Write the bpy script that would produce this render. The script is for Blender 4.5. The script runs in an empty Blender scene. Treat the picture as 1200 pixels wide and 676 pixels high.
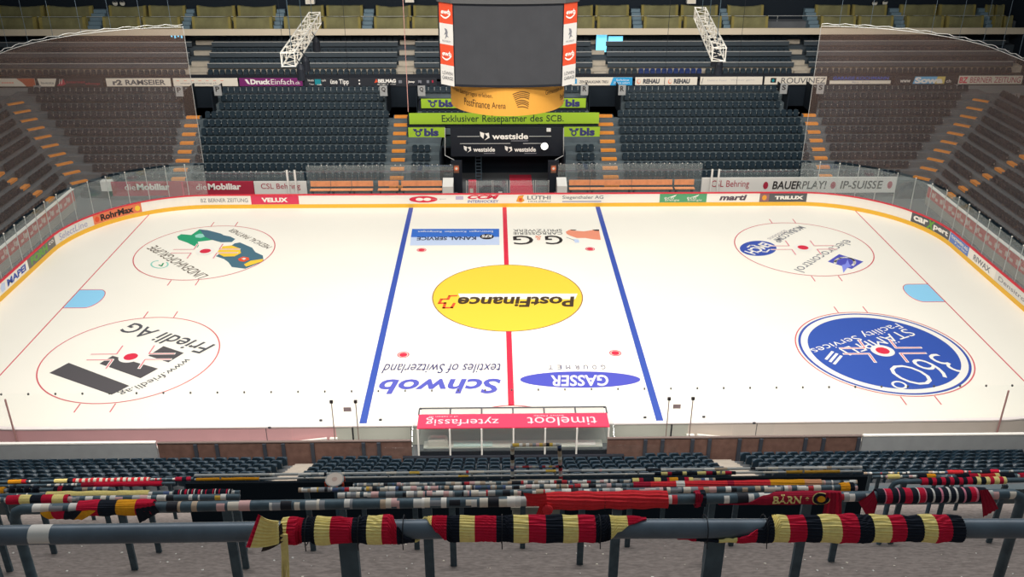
import bpy, math, random
from mathutils import Vector, Matrix
random.seed(7)
PI = math.pi
SC = bpy.context.scene
COL = SC.collection

# ------------------------------------------------------------------ camera (surveyed from the rink's painted marks)
CAM = Vector((-0.737, -49.485, 24.402))
PAN, TILT, ROLL, FOC = 0.0202960656, 0.450123805, 0.0020940, 1076.418
FW = Vector((math.sin(PAN)*math.cos(TILT), math.cos(PAN)*math.cos(TILT), -math.sin(TILT)))
R0 = Vector((math.cos(PAN), -math.sin(PAN), 0)); U0 = R0.cross(FW)
RT = math.cos(ROLL)*R0 + math.sin(ROLL)*U0; UP = -math.sin(ROLL)*R0 + math.cos(ROLL)*U0
def ray(u, v): return FW + RT*((u-600)/FOC) - UP*((v-338)/FOC)
def at(u, v, Y):
    d = ray(u, v); return CAM + d*((Y-CAM.y)/d.y)
def atz(u, v, Z=0.0):
    d = ray(u, v); return CAM + d*((Z-CAM.z)/d.z)
cam = bpy.data.cameras.new('camera'); camo = bpy.data.objects.new('camera', cam); COL.objects.link(camo)
cam.sensor_width = 36; cam.lens = FOC*36/1200; cam.clip_end = 500; cam.clip_start = 0.05
M3 = Matrix((RT, UP, -FW)).transposed()
camo.matrix_world = Matrix.Translation(CAM) @ M3.to_4x4()
SC.camera = camo

# ------------------------------------------------------------------ materials
def lin(c): return tuple(((x/255)/12.92 if x/255 <= .04045 else ((x/255+.055)/1.055)**2.4) for x in c)
MATS = {}
def mat(name, rgb, rough=.6, metal=0., var=.0, scale=3., spec=.3, emit=0., bump=0., stretch=None):
    """principled material; var adds a fine procedural variation of the colour"""
    if name in MATS: return MATS[name]
    m = bpy.data.materials.new(name); m.use_nodes = True
    nt = m.node_tree; b = nt.nodes['Principled BSDF']
    c = lin(rgb)
    b.inputs['Roughness'].default_value = rough; b.inputs['Metallic'].default_value = metal
    b.inputs['Specular IOR Level'].default_value = spec
    b.inputs['Base Color'].default_value = (*c, 1)
    if var:
        tc = nt.nodes.new('ShaderNodeTexCoord'); n = nt.nodes.new('ShaderNodeTexNoise'); r = nt.nodes.new('ShaderNodeValToRGB')
        n.inputs['Scale'].default_value = scale; n.inputs['Detail'].default_value = 5
        r.color_ramp.elements[0].position = .3; r.color_ramp.elements[1].position = .7
        r.color_ramp.elements[0].color = (*[x*(1-var) for x in c], 1); r.color_ramp.elements[1].color = (*[min(1, x*(1+var)) for x in c], 1)
        src = tc.outputs['Object']
        if stretch:
            mp = nt.nodes.new('ShaderNodeMapping'); mp.inputs['Scale'].default_value = stretch; nt.links.new(src, mp.inputs['Vector']); src = mp.outputs['Vector']
        nt.links.new(src, n.inputs['Vector']); nt.links.new(n.outputs['Fac'], r.inputs['Fac']); nt.links.new(r.outputs['Color'], b.inputs['Base Color'])
        if bump:
            bp = nt.nodes.new('ShaderNodeBump'); bp.inputs['Strength'].default_value = bump; bp.inputs['Distance'].default_value = .02
            nt.links.new(n.outputs['Fac'], bp.inputs['Height']); nt.links.new(bp.outputs['Normal'], b.inputs['Normal'])
    if emit:
        b.inputs['Emission Color'].default_value = (*c, 1); b.inputs['Emission Strength'].default_value = emit
    MATS[name] = m; return m
def sheer(name, rgb, cover, gloss=0., tint=(1, 1, 1)):
    """see-through sheet: COVER of it is matt thread or dust, GLOSS mirrors, the rest lets light pass"""
    m = bpy.data.materials.new(name); m.use_nodes = True; nt = m.node_tree
    for n in list(nt.nodes): nt.nodes.remove(n)
    o = nt.nodes.new('ShaderNodeOutputMaterial'); t = nt.nodes.new('ShaderNodeBsdfTransparent'); t.inputs[0].default_value = (*tint, 1)
    cur = t.outputs[0]
    def mixin(sh, f):
        nonlocal cur
        x = nt.nodes.new('ShaderNodeMixShader'); x.inputs[0].default_value = f
        nt.links.new(cur, x.inputs[1]); nt.links.new(sh.outputs[0], x.inputs[2]); cur = x.outputs[0]; return x
    if cover:
        d = nt.nodes.new('ShaderNodeBsdfDiffuse'); d.inputs[0].default_value = (*lin(rgb), 1); x = mixin(d, cover)
        if name.startswith('net'):
            tc = nt.nodes.new('ShaderNodeTexCoord'); n = nt.nodes.new('ShaderNodeTexNoise'); n.inputs['Scale'].default_value = .35
            mr = nt.nodes.new('ShaderNodeMapRange'); mr.inputs['To Min'].default_value = cover*.75; mr.inputs['To Max'].default_value = cover*1.25
            nt.links.new(tc.outputs['Object'], n.inputs['Vector']); nt.links.new(n.outputs['Fac'], mr.inputs['Value']); nt.links.new(mr.outputs[0], x.inputs[0])
    if gloss:
        g = nt.nodes.new('ShaderNodeBsdfGlossy'); g.inputs['Roughness'].default_value = .05; mixin(g, gloss)
    nt.links.new(cur, o.inputs[0]); MATS[name] = m; return m

ICE = mat('ice', (249, 243, 229), .6, var=.012, scale=.25, spec=.25)
W = mat('white_paint', (246, 240, 230), .5); OFFW = mat('off_white', (226, 222, 214), .6); CREAM = mat('cream_panel', (232, 222, 205), .6)
RED = mat('rink_red', (222, 46, 72), .5); THINRED = mat('thin_red', (214, 96, 104), .5); PINKRED = mat('banner_red', (222, 62, 92), .5); DRED = mat('dull_red', (172, 44, 66), .6)
BLUE = mat('rink_blue', (58, 84, 172), .5); LBLUE = mat('crease_blue', (150, 214, 246), .5); PALEB = mat('pale_blue', (200, 214, 240), .5); MIDB = mat('mid_blue', (52, 112, 204), .5)
VIOB = mat('violet_blue', (80, 84, 186), .5); NAVYT = mat('navy_text', (62, 60, 110), .6)
YEL = mat('yellow', (246, 206, 64), .5); KICK = mat('kick_yellow', (240, 186, 62), .5); ORANGE = mat('ad_orange', (226, 84, 52), .5)
INK = mat('ink', (46, 40, 40), .6); GREYINK = mat('grey_ink', (84, 84, 88), .6); MIDINK = mat('mid_ink', (128, 128, 134), .6)
GREEN = mat('logo_green', (34, 150, 96), .6); LIME = mat('lime', (158, 192, 52), .5); SEAGREEN = mat('sea_green', (92, 162, 116), .5); OLIVE = mat('field_green', (112, 168, 72), .6)
BLACK = mat('black_paint', (26, 30, 38), .6); BLACK2 = mat('black_wall', (17, 27, 36), .8); NAVY = mat('navy_seat', (20, 38, 48), .5, spec=.4)
SEATB = mat('seat_black', (30, 49, 62), .42, spec=.5); SEATBLUE = mat('seat_blue', (24, 44, 92), .45)
CONC = mat('concrete', (88, 98, 102), .85, var=.12, scale=1.4); CONCN = mat('terrace_concrete', (148, 137, 131), .9, var=.24, scale=26, bump=.4, stretch=(.45, 1.6, 1.6))
CONCD = mat('dark_concrete', (96, 98, 100), .85, var=.1, scale=1.); LCONC = mat('light_concrete', (176, 166, 150), .85, var=.1, scale=2)
BEIGE = mat('beige_step', (158, 148, 136), .85, var=.06, scale=3)
STEEL = mat('galvanised', (92, 106, 118), .4, .25, var=.18, scale=9, spec=.5); DSTEEL = mat('dark_steel', (80, 98, 108), .5, .3, var=.2, scale=12); WSTEEL = mat('white_steel', (232, 226, 214), .5)
LSTEEL = mat('light_steel', (190, 190, 186), .45, .2)
STEPO = mat('step_orange', (226, 142, 58), .7, var=.08, scale=5); WOODO = mat('bench_wood', (230, 158, 112), .55, var=.1, scale=4); WOODB = mat('brown_board', (112, 84, 74), .7, var=.2, scale=3)
SIGNY = mat('sign_yellow', (224, 160, 66), .55); SCREEN = mat('screen_grey', (62, 63, 66), .55, var=.06, scale=1.5); PURPLE = mat('purple', (122, 40, 104), .6); TEAL = mat('teal', (30, 140, 150), .6)
SKYB = mat('sky_blue', (52, 160, 214), .6); COVER = mat('olive_cover', (112, 108, 74), .9, var=.2, scale=1.2); COVERY = mat('mustard_cover', (132, 120, 66), .9, var=.1, scale=2)
PINKLEAK = mat('pink_leak_panel', (222, 170, 170), .55, var=.03, scale=1); BEIP = mat('beige_panel', (222, 208, 194), .55, var=.03, scale=1); GRYG = mat('grey_green_panel', (198, 198, 184), .5, var=.02, scale=1)  # pink light-leak tint put into the near-left panel colour
SKNIT_R = mat('knit_red', (206, 28, 62), .95, var=.08, scale=60); SKNIT_Y = mat('knit_yellow', (250, 230, 150), .95, var=.08, scale=60); SKNIT_K = mat('knit_black', (26, 32, 44), .95, var=.15, scale=60)
SKNIT_S = mat('scarlet_cloth', (222, 52, 60), .95, var=.08, scale=40); SKNIT_D = mat('dark_red_cloth', (168, 28, 56), .95, var=.1, scale=40); SKNIT_O = mat('amber_cloth', (236, 164, 36), .95, var=.08, scale=40)
CARPET = mat('red_carpet', (206, 52, 74), .9, var=.06, scale=8); TARP = mat('dark_tarp', (52, 54, 60), .8, var=.15, scale=2)
CYAN = mat('lit_screen', (120, 214, 255), .5, emit=1.0); LAMPW = mat('lit_lamp', (255, 252, 244), .5, emit=1.6); LBULB = mat('lamp_glass', (200, 196, 184), .4)
PLATE = mat('letter_plate', (150, 150, 148), .6)
GLASS = sheer('glass_sheet', (230, 240, 238), .004, .012, (.995, 1, .998)); GLASSF = sheer('glass_smoky', (210, 220, 218), .075, .045, (.97, .985, .985))
NET = sheer('net_thread', (206, 172, 156), .09)

# ------------------------------------------------------------------ mesh builder
TXT = {}
def text_shape(s, shear=0., bold=0.):
    k = (s, shear, bold)
    if k not in TXT:
        cu = bpy.data.curves.new('t', 'FONT'); cu.body = s; cu.shear = shear; cu.offset = bold; cu.resolution_u = 3; cu.fill_mode = 'BOTH'
        o = bpy.data.objects.new('t', cu); COL.objects.link(o)
        dg = bpy.context.evaluated_depsgraph_get(); me = bpy.data.meshes.new_from_object(o.evaluated_get(dg))
        vs = [(v.co.x, v.co.y) for v in me.vertices]; fs = [tuple(p.vertices) for p in me.polygons]
        xs = [v[0] for v in vs]; ys = [v[1] for v in vs]; x0, x1, y0, y1 = min(xs), max(xs), min(ys), max(ys)
        TXT[k] = ([((x-x0)/(x1-x0), (y-y0)/max(1e-6, y1-y0)) for x, y in vs], fs)
        bpy.data.objects.remove(o); bpy.data.meshes.remove(me); bpy.data.curves.remove(cu)
    return TXT[k]
WLOC = {}
class MB:
    def __init__(s): s.v = []; s.f = []; s.m = []; s.mats = []
    def mi(s, m):
        if m not in s.mats: s.mats.append(m)
        return s.mats.index(m)
    def poly(s, pts, m):
        b = len(s.v); s.v += [tuple(p) for p in pts]; s.f.append(tuple(range(b, b+len(pts)))); s.m.append(s.mi(m)); return s
    def box(s, x0, x1, y0, y1, z0, z1, m):
        b = len(s.v); s.v += [(x, y, z) for z in (z0, z1) for x, y in ((x0, y0), (x1, y0), (x1, y1), (x0, y1))]
        for q in ((0, 3, 2, 1), (4, 5, 6, 7), (0, 1, 5, 4), (1, 2, 6, 5), (2, 3, 7, 6), (3, 0, 4, 7)): s.f.append(tuple(b+i for i in q)); s.m.append(s.mi(m))
        return s
    def hexa(s, pts, m):
        """eight corners: bottom four, top four"""
        b = len(s.v); s.v += [tuple(p) for p in pts]
        for q in ((0, 3, 2, 1), (4, 5, 6, 7), (0, 1, 5, 4), (1, 2, 6, 5), (2, 3, 7, 6), (3, 0, 4, 7)): s.f.append(tuple(b+i for i in q)); s.m.append(s.mi(m))
        return s
    def slab(s, pts, dirv, m):
        """flat outline given real thickness along dirv"""
        n = len(pts); b = len(s.v); d = Vector(dirv); s.v += [tuple(p) for p in pts] + [tuple(Vector(p)+d) for p in pts]; k = s.mi(m)
        s.f.append(tuple(range(b, b+n))); s.m.append(k); s.f.append(tuple(range(b+2*n-1, b+n-1, -1))); s.m.append(k)
        for i in range(n): s.f.append((b+i, b+n+i, b+n+(i+1) % n, b+(i+1) % n)); s.m.append(k)
        return s
    def bar(s, a, b_, w, h, m):
        a, b_ = Vector(a), Vector(b_); d = (b_-a).normalized(); x = d.cross(Vector((0, 0, 1)))
        x = Vector((1, 0, 0)) if x.length < 1e-4 else x.normalized()
        y = x.cross(d).normalized()
        return s.hexa([a+x*i*w/2+y*j*h/2 for i, j in ((-1, -1), (1, -1), (1, 1), (-1, 1))] + [b_+x*i*w/2+y*j*h/2 for i, j in ((-1, -1), (1, -1), (1, 1), (-1, 1))], m)
    def tube(s, pts, r, m, n=8, caps=True, pick=None, x0=None):
        pts = [Vector(p) for p in pts]; rings = []; x = Vector(x0) if x0 else None
        for i, p in enumerate(pts):
            t = (pts[min(i+1, len(pts)-1)]-pts[max(i-1, 0)]).normalized()
            if x is None: x = t.cross(Vector((0, 0, 1))); x = Vector((1, 0, 0)) if x.length < 1e-4 else x.normalized()
            x = (x - t*x.dot(t)).normalized(); y = t.cross(x)
            rr = r[i] if isinstance(r, (list, tuple)) else r
            b = len(s.v); s.v += [tuple(p+x*math.cos(2*PI*k/n)*rr+y*math.sin(2*PI*k/n)*rr) for k in range(n)]; rings.append(b)
        for i in range(len(rings)-1):
            for k in range(n):
                a, c = rings[i], rings[i+1]; s.f.append((a+k, a+(k+1) % n, c+(k+1) % n, c+k)); s.m.append(s.mi(pick(i, k) if pick else m))
        if caps:
            for b in (rings[0], rings[-1]): s.f.append(tuple(range(b, b+n))); s.m.append(s.mi(m))
        return s
    def disc(s, c, r, m, n=48, z=None):
        return s.poly([(c[0]+r*math.cos(2*PI*k/n), c[1]+r*math.sin(2*PI*k/n), c[2] if z is None else z) for k in range(n)], m)
    def ring(s, c, r0, r1, m, n=64, a0=0., a1=2*PI):
        k_ = s.mi(m); b = len(s.v); N = n+1
        for k in range(N):
            a = a0+(a1-a0)*k/n; s.v += [(c[0]+r*math.cos(a), c[1]+r*math.sin(a), c[2]) for r in (r0, r1)]
        for k in range(n): s.f.append((b+2*k, b+2*k+1, b+2*k+3, b+2*k+2)); s.m.append(k_)
        return s
    def cyl(s, c, r, z0, z1, m, n=32, mtop=None):
        pts = [(c[0]+r*math.cos(2*PI*k/n), c[1]+r*math.sin(2*PI*k/n)) for k in range(n)]; b = len(s.v)
        s.v += [(x, y, z) for z in (z0, z1) for x, y in pts]
        for k in range(n): s.f.append((b+k, b+(k+1) % n, b+n+(k+1) % n, b+n+k)); s.m.append(s.mi(m))
        s.f.append(tuple(range(b+n-1, b-1, -1))); s.m.append(s.mi(m)); s.f.append(tuple(range(b+n, b+2*n))); s.m.append(s.mi(mtop or m)); return s
    def grid(s, rows, m, pick=None):
        """rows of points joined to a sheet"""
        b = len(s.v); n = len(rows[0])
        for r in rows: s.v += [tuple(p) for p in r]
        for i in range(len(rows)-1):
            for k in range(n-1): s.f.append((b+i*n+k, b+i*n+k+1, b+(i+1)*n+k+1, b+(i+1)*n+k)); s.m.append(s.mi(pick(i, k) if pick else m))
        return s
    def text(s, t, fn, m, shear=0., bold=0.):
        vs, fs = text_shape(t, shear, bold); b = len(s.v); k = s.mi(m); s.v += [tuple(fn(x, y)) for x, y in vs]
        for f in fs: s.f.append(tuple(b+i for i in f)); s.m.append(k)
        return s
    def build(s, name, parent=None, loc=None, smooth=False):
        if parent is not None: pl = Vector(WLOC[parent.name])
        else: pl = Vector((0, 0, 0))
        if loc is None:
            if parent is None:
                xs, ys, zs = zip(*s.v); loc = Vector(((min(xs)+max(xs))/2, (min(ys)+max(ys))/2, min(zs)))
            else: loc = pl
        loc = Vector(loc)
        me = bpy.data.meshes.new(name); me.from_pydata([tuple(Vector(p)-loc) for p in s.v], [], s.f)
        for m in s.mats: me.materials.append(m)
        me.polygons.foreach_set('material_index', s.m)
        if smooth: me.polygons.foreach_set('use_smooth', [True]*len(s.f))
        me.update(); o = bpy.data.objects.new(name, me); COL.objects.link(o); o.location = loc-pl; WLOC[o.name] = tuple(loc)
        if parent is not None: o.parent = parent
        return o
def tag(o, label=None, cat=None, group=None, kind=None):
    if label: o['label'] = label
    if cat: o['category'] = cat
    if group: o['group'] = group
    if kind: o['kind'] = kind
    return o
def thing(name, loc, label, cat, group=None):
    o = bpy.data.objects.new(name, None); COL.objects.link(o); o.location = loc; o.empty_display_size = .2; WLOC[o.name] = tuple(loc)
    return tag(o, label, cat, group)
def boxfn(p, R, U, lift=None):
    """text box: p lower-left, R and U the full width and height vectors"""
    p, R, U = Vector(p), Vector(R), Vector(U); L = Vector(lift) if lift else Vector((0, 0, 0))
    return lambda x, y: p+R*x+U*y+L
ORD = ['first', 'second', 'third', 'fourth', 'fifth', 'sixth', 'seventh', 'eighth', 'ninth', 'tenth', 'eleventh', 'twelfth', 'thirteenth', 'fourteenth', 'fifteenth', 'sixteenth', 'seventeenth', 'eighteenth', 'nineteenth', 'twentieth',
       'twenty-first', 'twenty-second', 'twenty-third', 'twenty-fourth', 'twenty-fifth', 'twenty-sixth', 'twenty-seventh', 'twenty-eighth', 'twenty-ninth', 'thirtieth', 'thirty-first', 'thirty-second', 'thirty-third', 'thirty-fourth', 'thirty-fifth', 'thirty-sixth', 'thirty-seventh', 'thirty-eighth', 'thirty-ninth', 'fortieth']
# ------------------------------------------------------------------ rink path: starts on the left end, runs round the far side, clockwise seen from above
HX, HY, RC = 30., 15., 8.2
SX, SY = HX-RC, HY-RC
ARC = RC*PI/2
SEGL = [2*SY, ARC, 2*SX, ARC, 2*SY, ARC, 2*SX, ARC]; TOT = sum(SEGL)
def path(s, off=0.):
    """point on the board line, off metres outside it, and the outward normal"""
    s %= TOT; i = 0
    while s > SEGL[i]: s -= SEGL[i]; i += 1
    if i % 2 == 0:
        p, n = [((-HX, -SY+s), (-1, 0)), None, ((-SX+s, HY), (0, 1)), None, ((HX, SY-s), (1, 0)), None, ((SX-s, -HY), (0, -1))][i]
    else:
        c = [None, (-SX, SY), None, (SX, SY), None, (SX, -SY), None, (-SX, -SY)][i]; a = [None, PI, None, PI/2, None, 0, None, -PI/2][i]-s/RC
        n = (math.cos(a), math.sin(a)); p = (c[0]+RC*n[0], c[1]+RC*n[1])
    return Vector((p[0]+n[0]*off, p[1]+n[1]*off, 0)), Vector((n[0], n[1], 0))
STAB = [(k*TOT/2400, path(k*TOT/2400)[0]) for k in range(2400)]
def s_at(u, v, z=1.05):
    q = atz(u, v, z); return min(STAB, key=lambda e: (e[1].x-q.x)**2+(e[1].y-q.y)**2)[0]
S_FAR = SEGL[0]+ARC                       # s of the left end of the far straight
S_R = S_FAR+SEGL[2]; S_NEAR = S_R+ARC+SEGL[4]+ARC
def sfar(x): return S_FAR+SX+x
def snear(x): return S_NEAR+SX-x

# ---- ice sheet
mb = MB(); n = 240; mb.poly([path(TOT*k/n)[0] for k in range(n)][::-1], ICE)
ice = mb.build('ice_floor', loc=(0, 0, 0)); tag(ice, 'white ice sheet with painted lines and adverts', None, None, 'structure')
Z1, Z2, Z3, Z4 = .004, .008, .012, .016
def icepart(mb, name, label=None):
    o = mb.build(name, ice)
    if label: o['label'] = label
    return o
def iq(u, v, z): return atz(u, v, z)
def itext(mb, t, s, e, h, m, shear=0., bold=0., z=Z4, arc=0., flip=False):
    """lettering on the ice from pixel s to pixel e (in reading order), h metres tall, arc = sag of the base line"""
    a, b = atz(*s, z), atz(*e, z); R = b-a; U = Vector((-R.y, R.x, 0)).normalized()
    mb.text(t, lambda x, y: a+R*x+U*((y-.5)*h+arc*(1-(2*x-1)**2)), m, shear, bold)
# lines
mb = MB()
mb.box(-.15, .15, 4.5, 14.95, 0, Z2, RED); mb.box(-.15, .15, -12., -4.5, 0, Z2, RED); mb.ring((0, -15, Z2), 2.97, 3.05, THINRED, 48, 0, PI); icepart(mb, 'centre_line', 'red line across the middle of the ice')
for sx in (-1, 1):
    mb = MB(); mb.box(sx*7.14-(.34 if sx > 0 else 0), sx*7.14+(.34 if sx < 0 else 0), -14.95, 14.95, 0, Z2, BLUE)
    icepart(mb, 'blue_line', 'blue line on the %s of the centre circle' % ('left' if sx < 0 else 'right'))
    gy = SY+math.sqrt(RC*RC-(26-SX)**2)
    mb = MB(); mb.box(sx*26-.035, sx*26+.035, -gy+.05, gy-.05, 0, Z2, THINRED); icepart(mb, 'goal_line')
    mb = MB(); e = -sx
    pts = [(sx*26, 1.22), (sx*26+e*1.25, 1.22)] + [(sx*26+e*(1.25+.62*math.cos(a)), 1.22*math.sin(a)) for a in [PI/2-PI*k/16 for k in range(1, 16)]] + [(sx*26+e*1.25, -1.22), (sx*26, -1.22)]
    mb.poly([(x, y, Z1) for x, y in pts], LBLUE)
    mb.tube([(x, y, Z1) for x, y in pts], .025, THINRED, 4, False); icepart(mb, 'goal_crease', 'pale blue goal crease with red outline')
# neutral spots
for x, y in ((-5.64, 7), (5.64, 7), (-5.64, -7), (5.64, -7)):
    mb = MB(); mb.disc((x, y), .22, RED, 20, Z2); mb.ring((x, y, Z2), .26, .32, RED, 24)
    icepart(mb, 'face_off_spot')
# centre circle
mb = MB(); mb.disc((0, 0), 4.5, YEL, 96, Z2); mb.ring((0, 0, Z3), 4.46, 4.52, mat('brown_line', (150, 96, 60)), 96)
a, b = iq(537, 344, Z3), iq(677, 344, Z3); c, d = iq(674, 350.5, Z3), iq(540, 350.5, Z3); mb.poly([a, b, c, d], W)
circ = icepart(mb, 'centre_circle', 'yellow centre circle')
mb = MB(); itext(mb, 'PostFinance', (674, 353.2), (536.5, 353.8), 1.36, mat('bistre_text', (70, 52, 34)), .15, .03); mb.build('lettering', circ)
mb = MB(); cr = [(521, 346.5), (535, 345.8), (533.5, 347.6), (527, 347.8), (524.5, 351.8), (518.5, 352), (517, 355.2), (522.7, 355), (521, 360.3), (530, 360), (532.5, 355), (530.6, 355.2), (528.8, 358), (524.5, 358.2), (526, 352.8), (520.2, 352.9)]
def stroke(mb, pts, w, m, z, close=False):
    P = [iq(*p, z) for p in pts]
    if close: P.append(P[0])
    for p, q in zip(P, P[1:]):
        d = (q-p).normalized(); nrm = Vector((-d.y, d.x, 0))*w/2; e = d*w/2; mb.poly([p-nrm-e, q-nrm+e, q+nrm+e, p+nrm-e], m)
stroke(mb, [(534.5, 346.4), (527, 346.6), (525, 350.3), (517.2, 350.5), (514.8, 355.2), (521.6, 355), (520, 360.6), (529.5, 360.3), (532.2, 355.6)], .17, mat('logo_red', (232, 84, 48)), Z4); mb.build('emblem', circ)

# face-off circles
def faceoff(cx, cy, disc, name, label, dark=False):
    mb = MB(); c3 = (cx, cy, Z3)
    if disc: mb.disc((cx, cy), 4.48, disc, 96, Z1)
    mb.ring((cx, cy, Z3), 4.47, 4.54, THINRED, 96)
    for sy in (-1, 1):
        for dx in (-.85, .85): mb.box(cx+dx-.03, cx+dx+.03, cy+sy*4.5-(.0 if sy > 0 else .75), cy+sy*4.5+(.75 if sy > 0 else .0), 0, Z2, THINRED)
    o = icepart(mb, name, label); return o
def spot(cx, cy, par):
    m = MB(); m.disc((cx, cy), .62, W, 28, Z4+.005); m.disc((cx, cy), .36, RED, 24, Z4+.009)
    PK = mat('mark_pink', (226, 120, 128), .5)
    for sx in (-1, 1):
        for sy in (-1, 1):
            x0, y0 = cx+sx*.85, cy+sy*.3
            for w, zz, mm in ((.085, Z4+.004, W), (.035, Z4+.008, PK)):
                m.box(min(x0, x0+sx*1.35)-(w-.035), max(x0, x0+sx*1.35)+(w-.035), y0-w, y0+w, zz-.003, zz, mm)
                m.box(x0-w, x0+w, min(y0, y0+sy*.9)-(w-.035), max(y0, y0+sy*.9)+(w-.035), zz-.003, zz+.0005, mm)
    return m.build('face_off_spot', par)
def ipoly(mb, pts, m, z): mb.poly([iq(*p, z) for p in pts], m)
# near left: bars
o = faceoff(-20, -7, ICE, 'face_off_circle', 'white circle with three dark slanting bars'); mb = MB()
Zz = lambda x, y: (x/3.977, 330+y/3.977)
for pl in ([(230, 425), (320, 378), (603, 485), (520, 527)], [(463, 382), (525, 345), (737, 405), (655, 450)], [(690, 345), (762, 300), (857, 332), (785, 376)]): ipoly(mb, [Zz(*p) for p in pl], mat('bar_grey', (84, 80, 82)), Z2)
itext(mb, 'Friedli AG', Zz(972, 315), Zz(590, 208), 1.15, GREYINK, .12, .01, arc=.1); itext(mb, 'www.friedli.ag', Zz(878, 360), Zz(556, 522), .62, GREYINK, .05, 0., arc=.25); mb.build('advert', o); spot(-20, -7, o)
# far left: picture advert
Zz = lambda x, y: (145+x/6.316, 255+y/6.316)
o = faceoff(-20, 7, ICE, 'face_off_circle', 'white circle with a green, slate and yellow picture'); mb = MB()
ipoly(mb, [Zz(*p) for p in [(395, 140), (425, 122), (500, 128), (560, 86), (640, 100), (690, 118), (720, 140), (690, 160), (600, 172), (548, 178), (556, 205), (545, 222), (470, 185), (405, 162)]], mat('leaf_green', (36, 160, 112)), Z2)
ipoly(mb, [Zz(*p) for p in [(560, 86), (620, 92), (720, 118), (740, 130), (790, 140), (825, 158), (800, 180), (720, 182), (640, 160), (600, 140)]], mat('slate_blue', (74, 112, 128)), Z3)
ipoly(mb, [Zz(*p) for p in [(680, 285), (760, 235), (820, 190), (860, 183), (910, 205), (950, 222), (975, 255), (1030, 280), (1035, 322), (900, 378), (800, 365), (775, 330), (740, 305)]], mat('slate_blue', (74, 112, 128)), Z2)
ipoly(mb, [Zz(*p) for p in [(695, 248), (730, 212), (800, 205), (860, 228), (868, 262), (820, 286), (740, 288), (705, 270)]], mat('logo_gold', (246, 204, 64)), Z3)
ipoly(mb, [Zz(*p) for p in [(890, 345), (940, 318), (1030, 305), (1032, 322), (905, 362)]], mat('logo_gold', (246, 204, 64)), Z3)
ipoly(mb, [Zz(*p) for p in [(845, 305), (880, 288), (925, 295), (930, 312), (890, 326), (855, 322)]], mat('logo_red', (232, 84, 48)), Z3); ipoly(mb, [Zz(*p) for p in [(870, 303), (890, 296), (908, 303), (890, 313)]], OFFW, Z4)
ipoly(mb, [Zz(*p) for p in [(528, 130), (560, 118), (605, 122), (610, 138), (570, 150), (530, 146)]], mat('mint', (150, 214, 196)), Z3)
itext(mb, 'LINDENHOFGRUPPE', Zz(590, 440), Zz(205, 215), .75, mat('taupe_text', (108, 96, 86)), 0, 0); itext(mb, 'MEDICAL PARTNER', Zz(1078, 222), Zz(790, 88), .5, mat('taupe_text', (108, 96, 86)), 0, 0)
P = [iq(*Zz(265+62*math.cos(a), 345+28*math.sin(a)), Z3) for a in [-.6+5.2*k/20 for k in range(21)]]
for p, q in zip(P, P[1:]): mb.bar(p, q, .1, .002, mat('mint', (150, 214, 196)))
stroke(mb, [Zz(262, 350), Zz(280, 358), Zz(292, 338)], .1, LOGOG if False else GREEN, Z3)
mb.build('advert', o); spot(-20, 7, o)
# far right: blue oval and square
Zz = lambda x, y: (850+x/6.316, 255+y/6.316)
o = faceoff(20, 7, ICE, 'face_off_circle', 'white circle with a blue oval and a blue square'); mb = MB()
ipoly(mb, [Zz(243+136*math.cos(2*PI*k/40), 227+56*math.sin(2*PI*k/40)) for k in range(40)], BLUE, Z2)
itext(mb, 'EMCH', Zz(312, 192), Zz(178, 262), .85, W, 0, .03)
stroke(mb, [Zz(165, 218), Zz(185, 203), Zz(215, 205)], .12, W, Z3); stroke(mb, [Zz(280, 252), Zz(305, 254), Zz(325, 237)], .12, W, Z3)
itext(mb, 'electrocontrol', Zz(925, 172), Zz(545, 395), .75, MIDINK, 0, -.004, arc=-.1); itext(mb, 'MOBALCOMP', Zz(572, 68), Zz(375, 178), .6, MIDINK, 0, .01, arc=-.12); itext(mb, 'solutions', Zz(455, 95), Zz(325, 160), .4, mat('pale_ink', (184, 176, 176)), 0, 0)
ipoly(mb, [Zz(*p) for p in [(842, 270), (1022, 325), (935, 380), (758, 325)]], VIOB, Z2)
sw = [Zz(885+72*math.cos(a), 330+36*math.sin(a)) for a in [PI*.95+PI*1.25*k/16 for k in range(17)]]; stroke(mb, sw, .17, W, Z3)
ipoly(mb, [Zz(*p) for p in [(905, 308), (918, 345), (935, 362), (905, 368), (874, 408), (862, 350), (890, 342)]], mat('periwinkle', (136, 146, 232)), Z4)
mb.build('advert', o); spot(20, 7, o)
# near right: blue disc
Zz = lambda x, y: (900+x/3.977, 330+y/3.977)
o = faceoff(20, -7, None, 'face_off_circle', 'blue circle with a white rim'); mb = MB(); mb.disc((20, -7), 4.36, BLUE, 96, Z1); mb.disc((20, -7), 4.22, W, 96, Z2); mb.disc((20, -7), 3.86, mat('disc_blue', (50, 84, 172), .5), 96, Z3)
itext(mb, '36O', Zz(862, 372), Zz(612, 450), 2.1, W, -.12, -.012, z=Z4); mb.ring(tuple(iq(*Zz(612, 481), Z4)), .26, .38, W, 24)
itext(mb, 'STÄMPFLI', Zz(672, 236), Zz(362, 332), 1.0, W, 0, 0, z=Z4+.002); itext(mb, 'Facility Services', Zz(608, 200), Zz(205, 322), .8, W, 0, -.004, z=Z4)
for k in range(3): stroke(mb, [Zz(300+20*k, 327+10*k+0), Zz(272+19*k, 360+11*k)], .15, W, Z4)
mb.build('advert', o); spot(20, -7, o)
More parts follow.
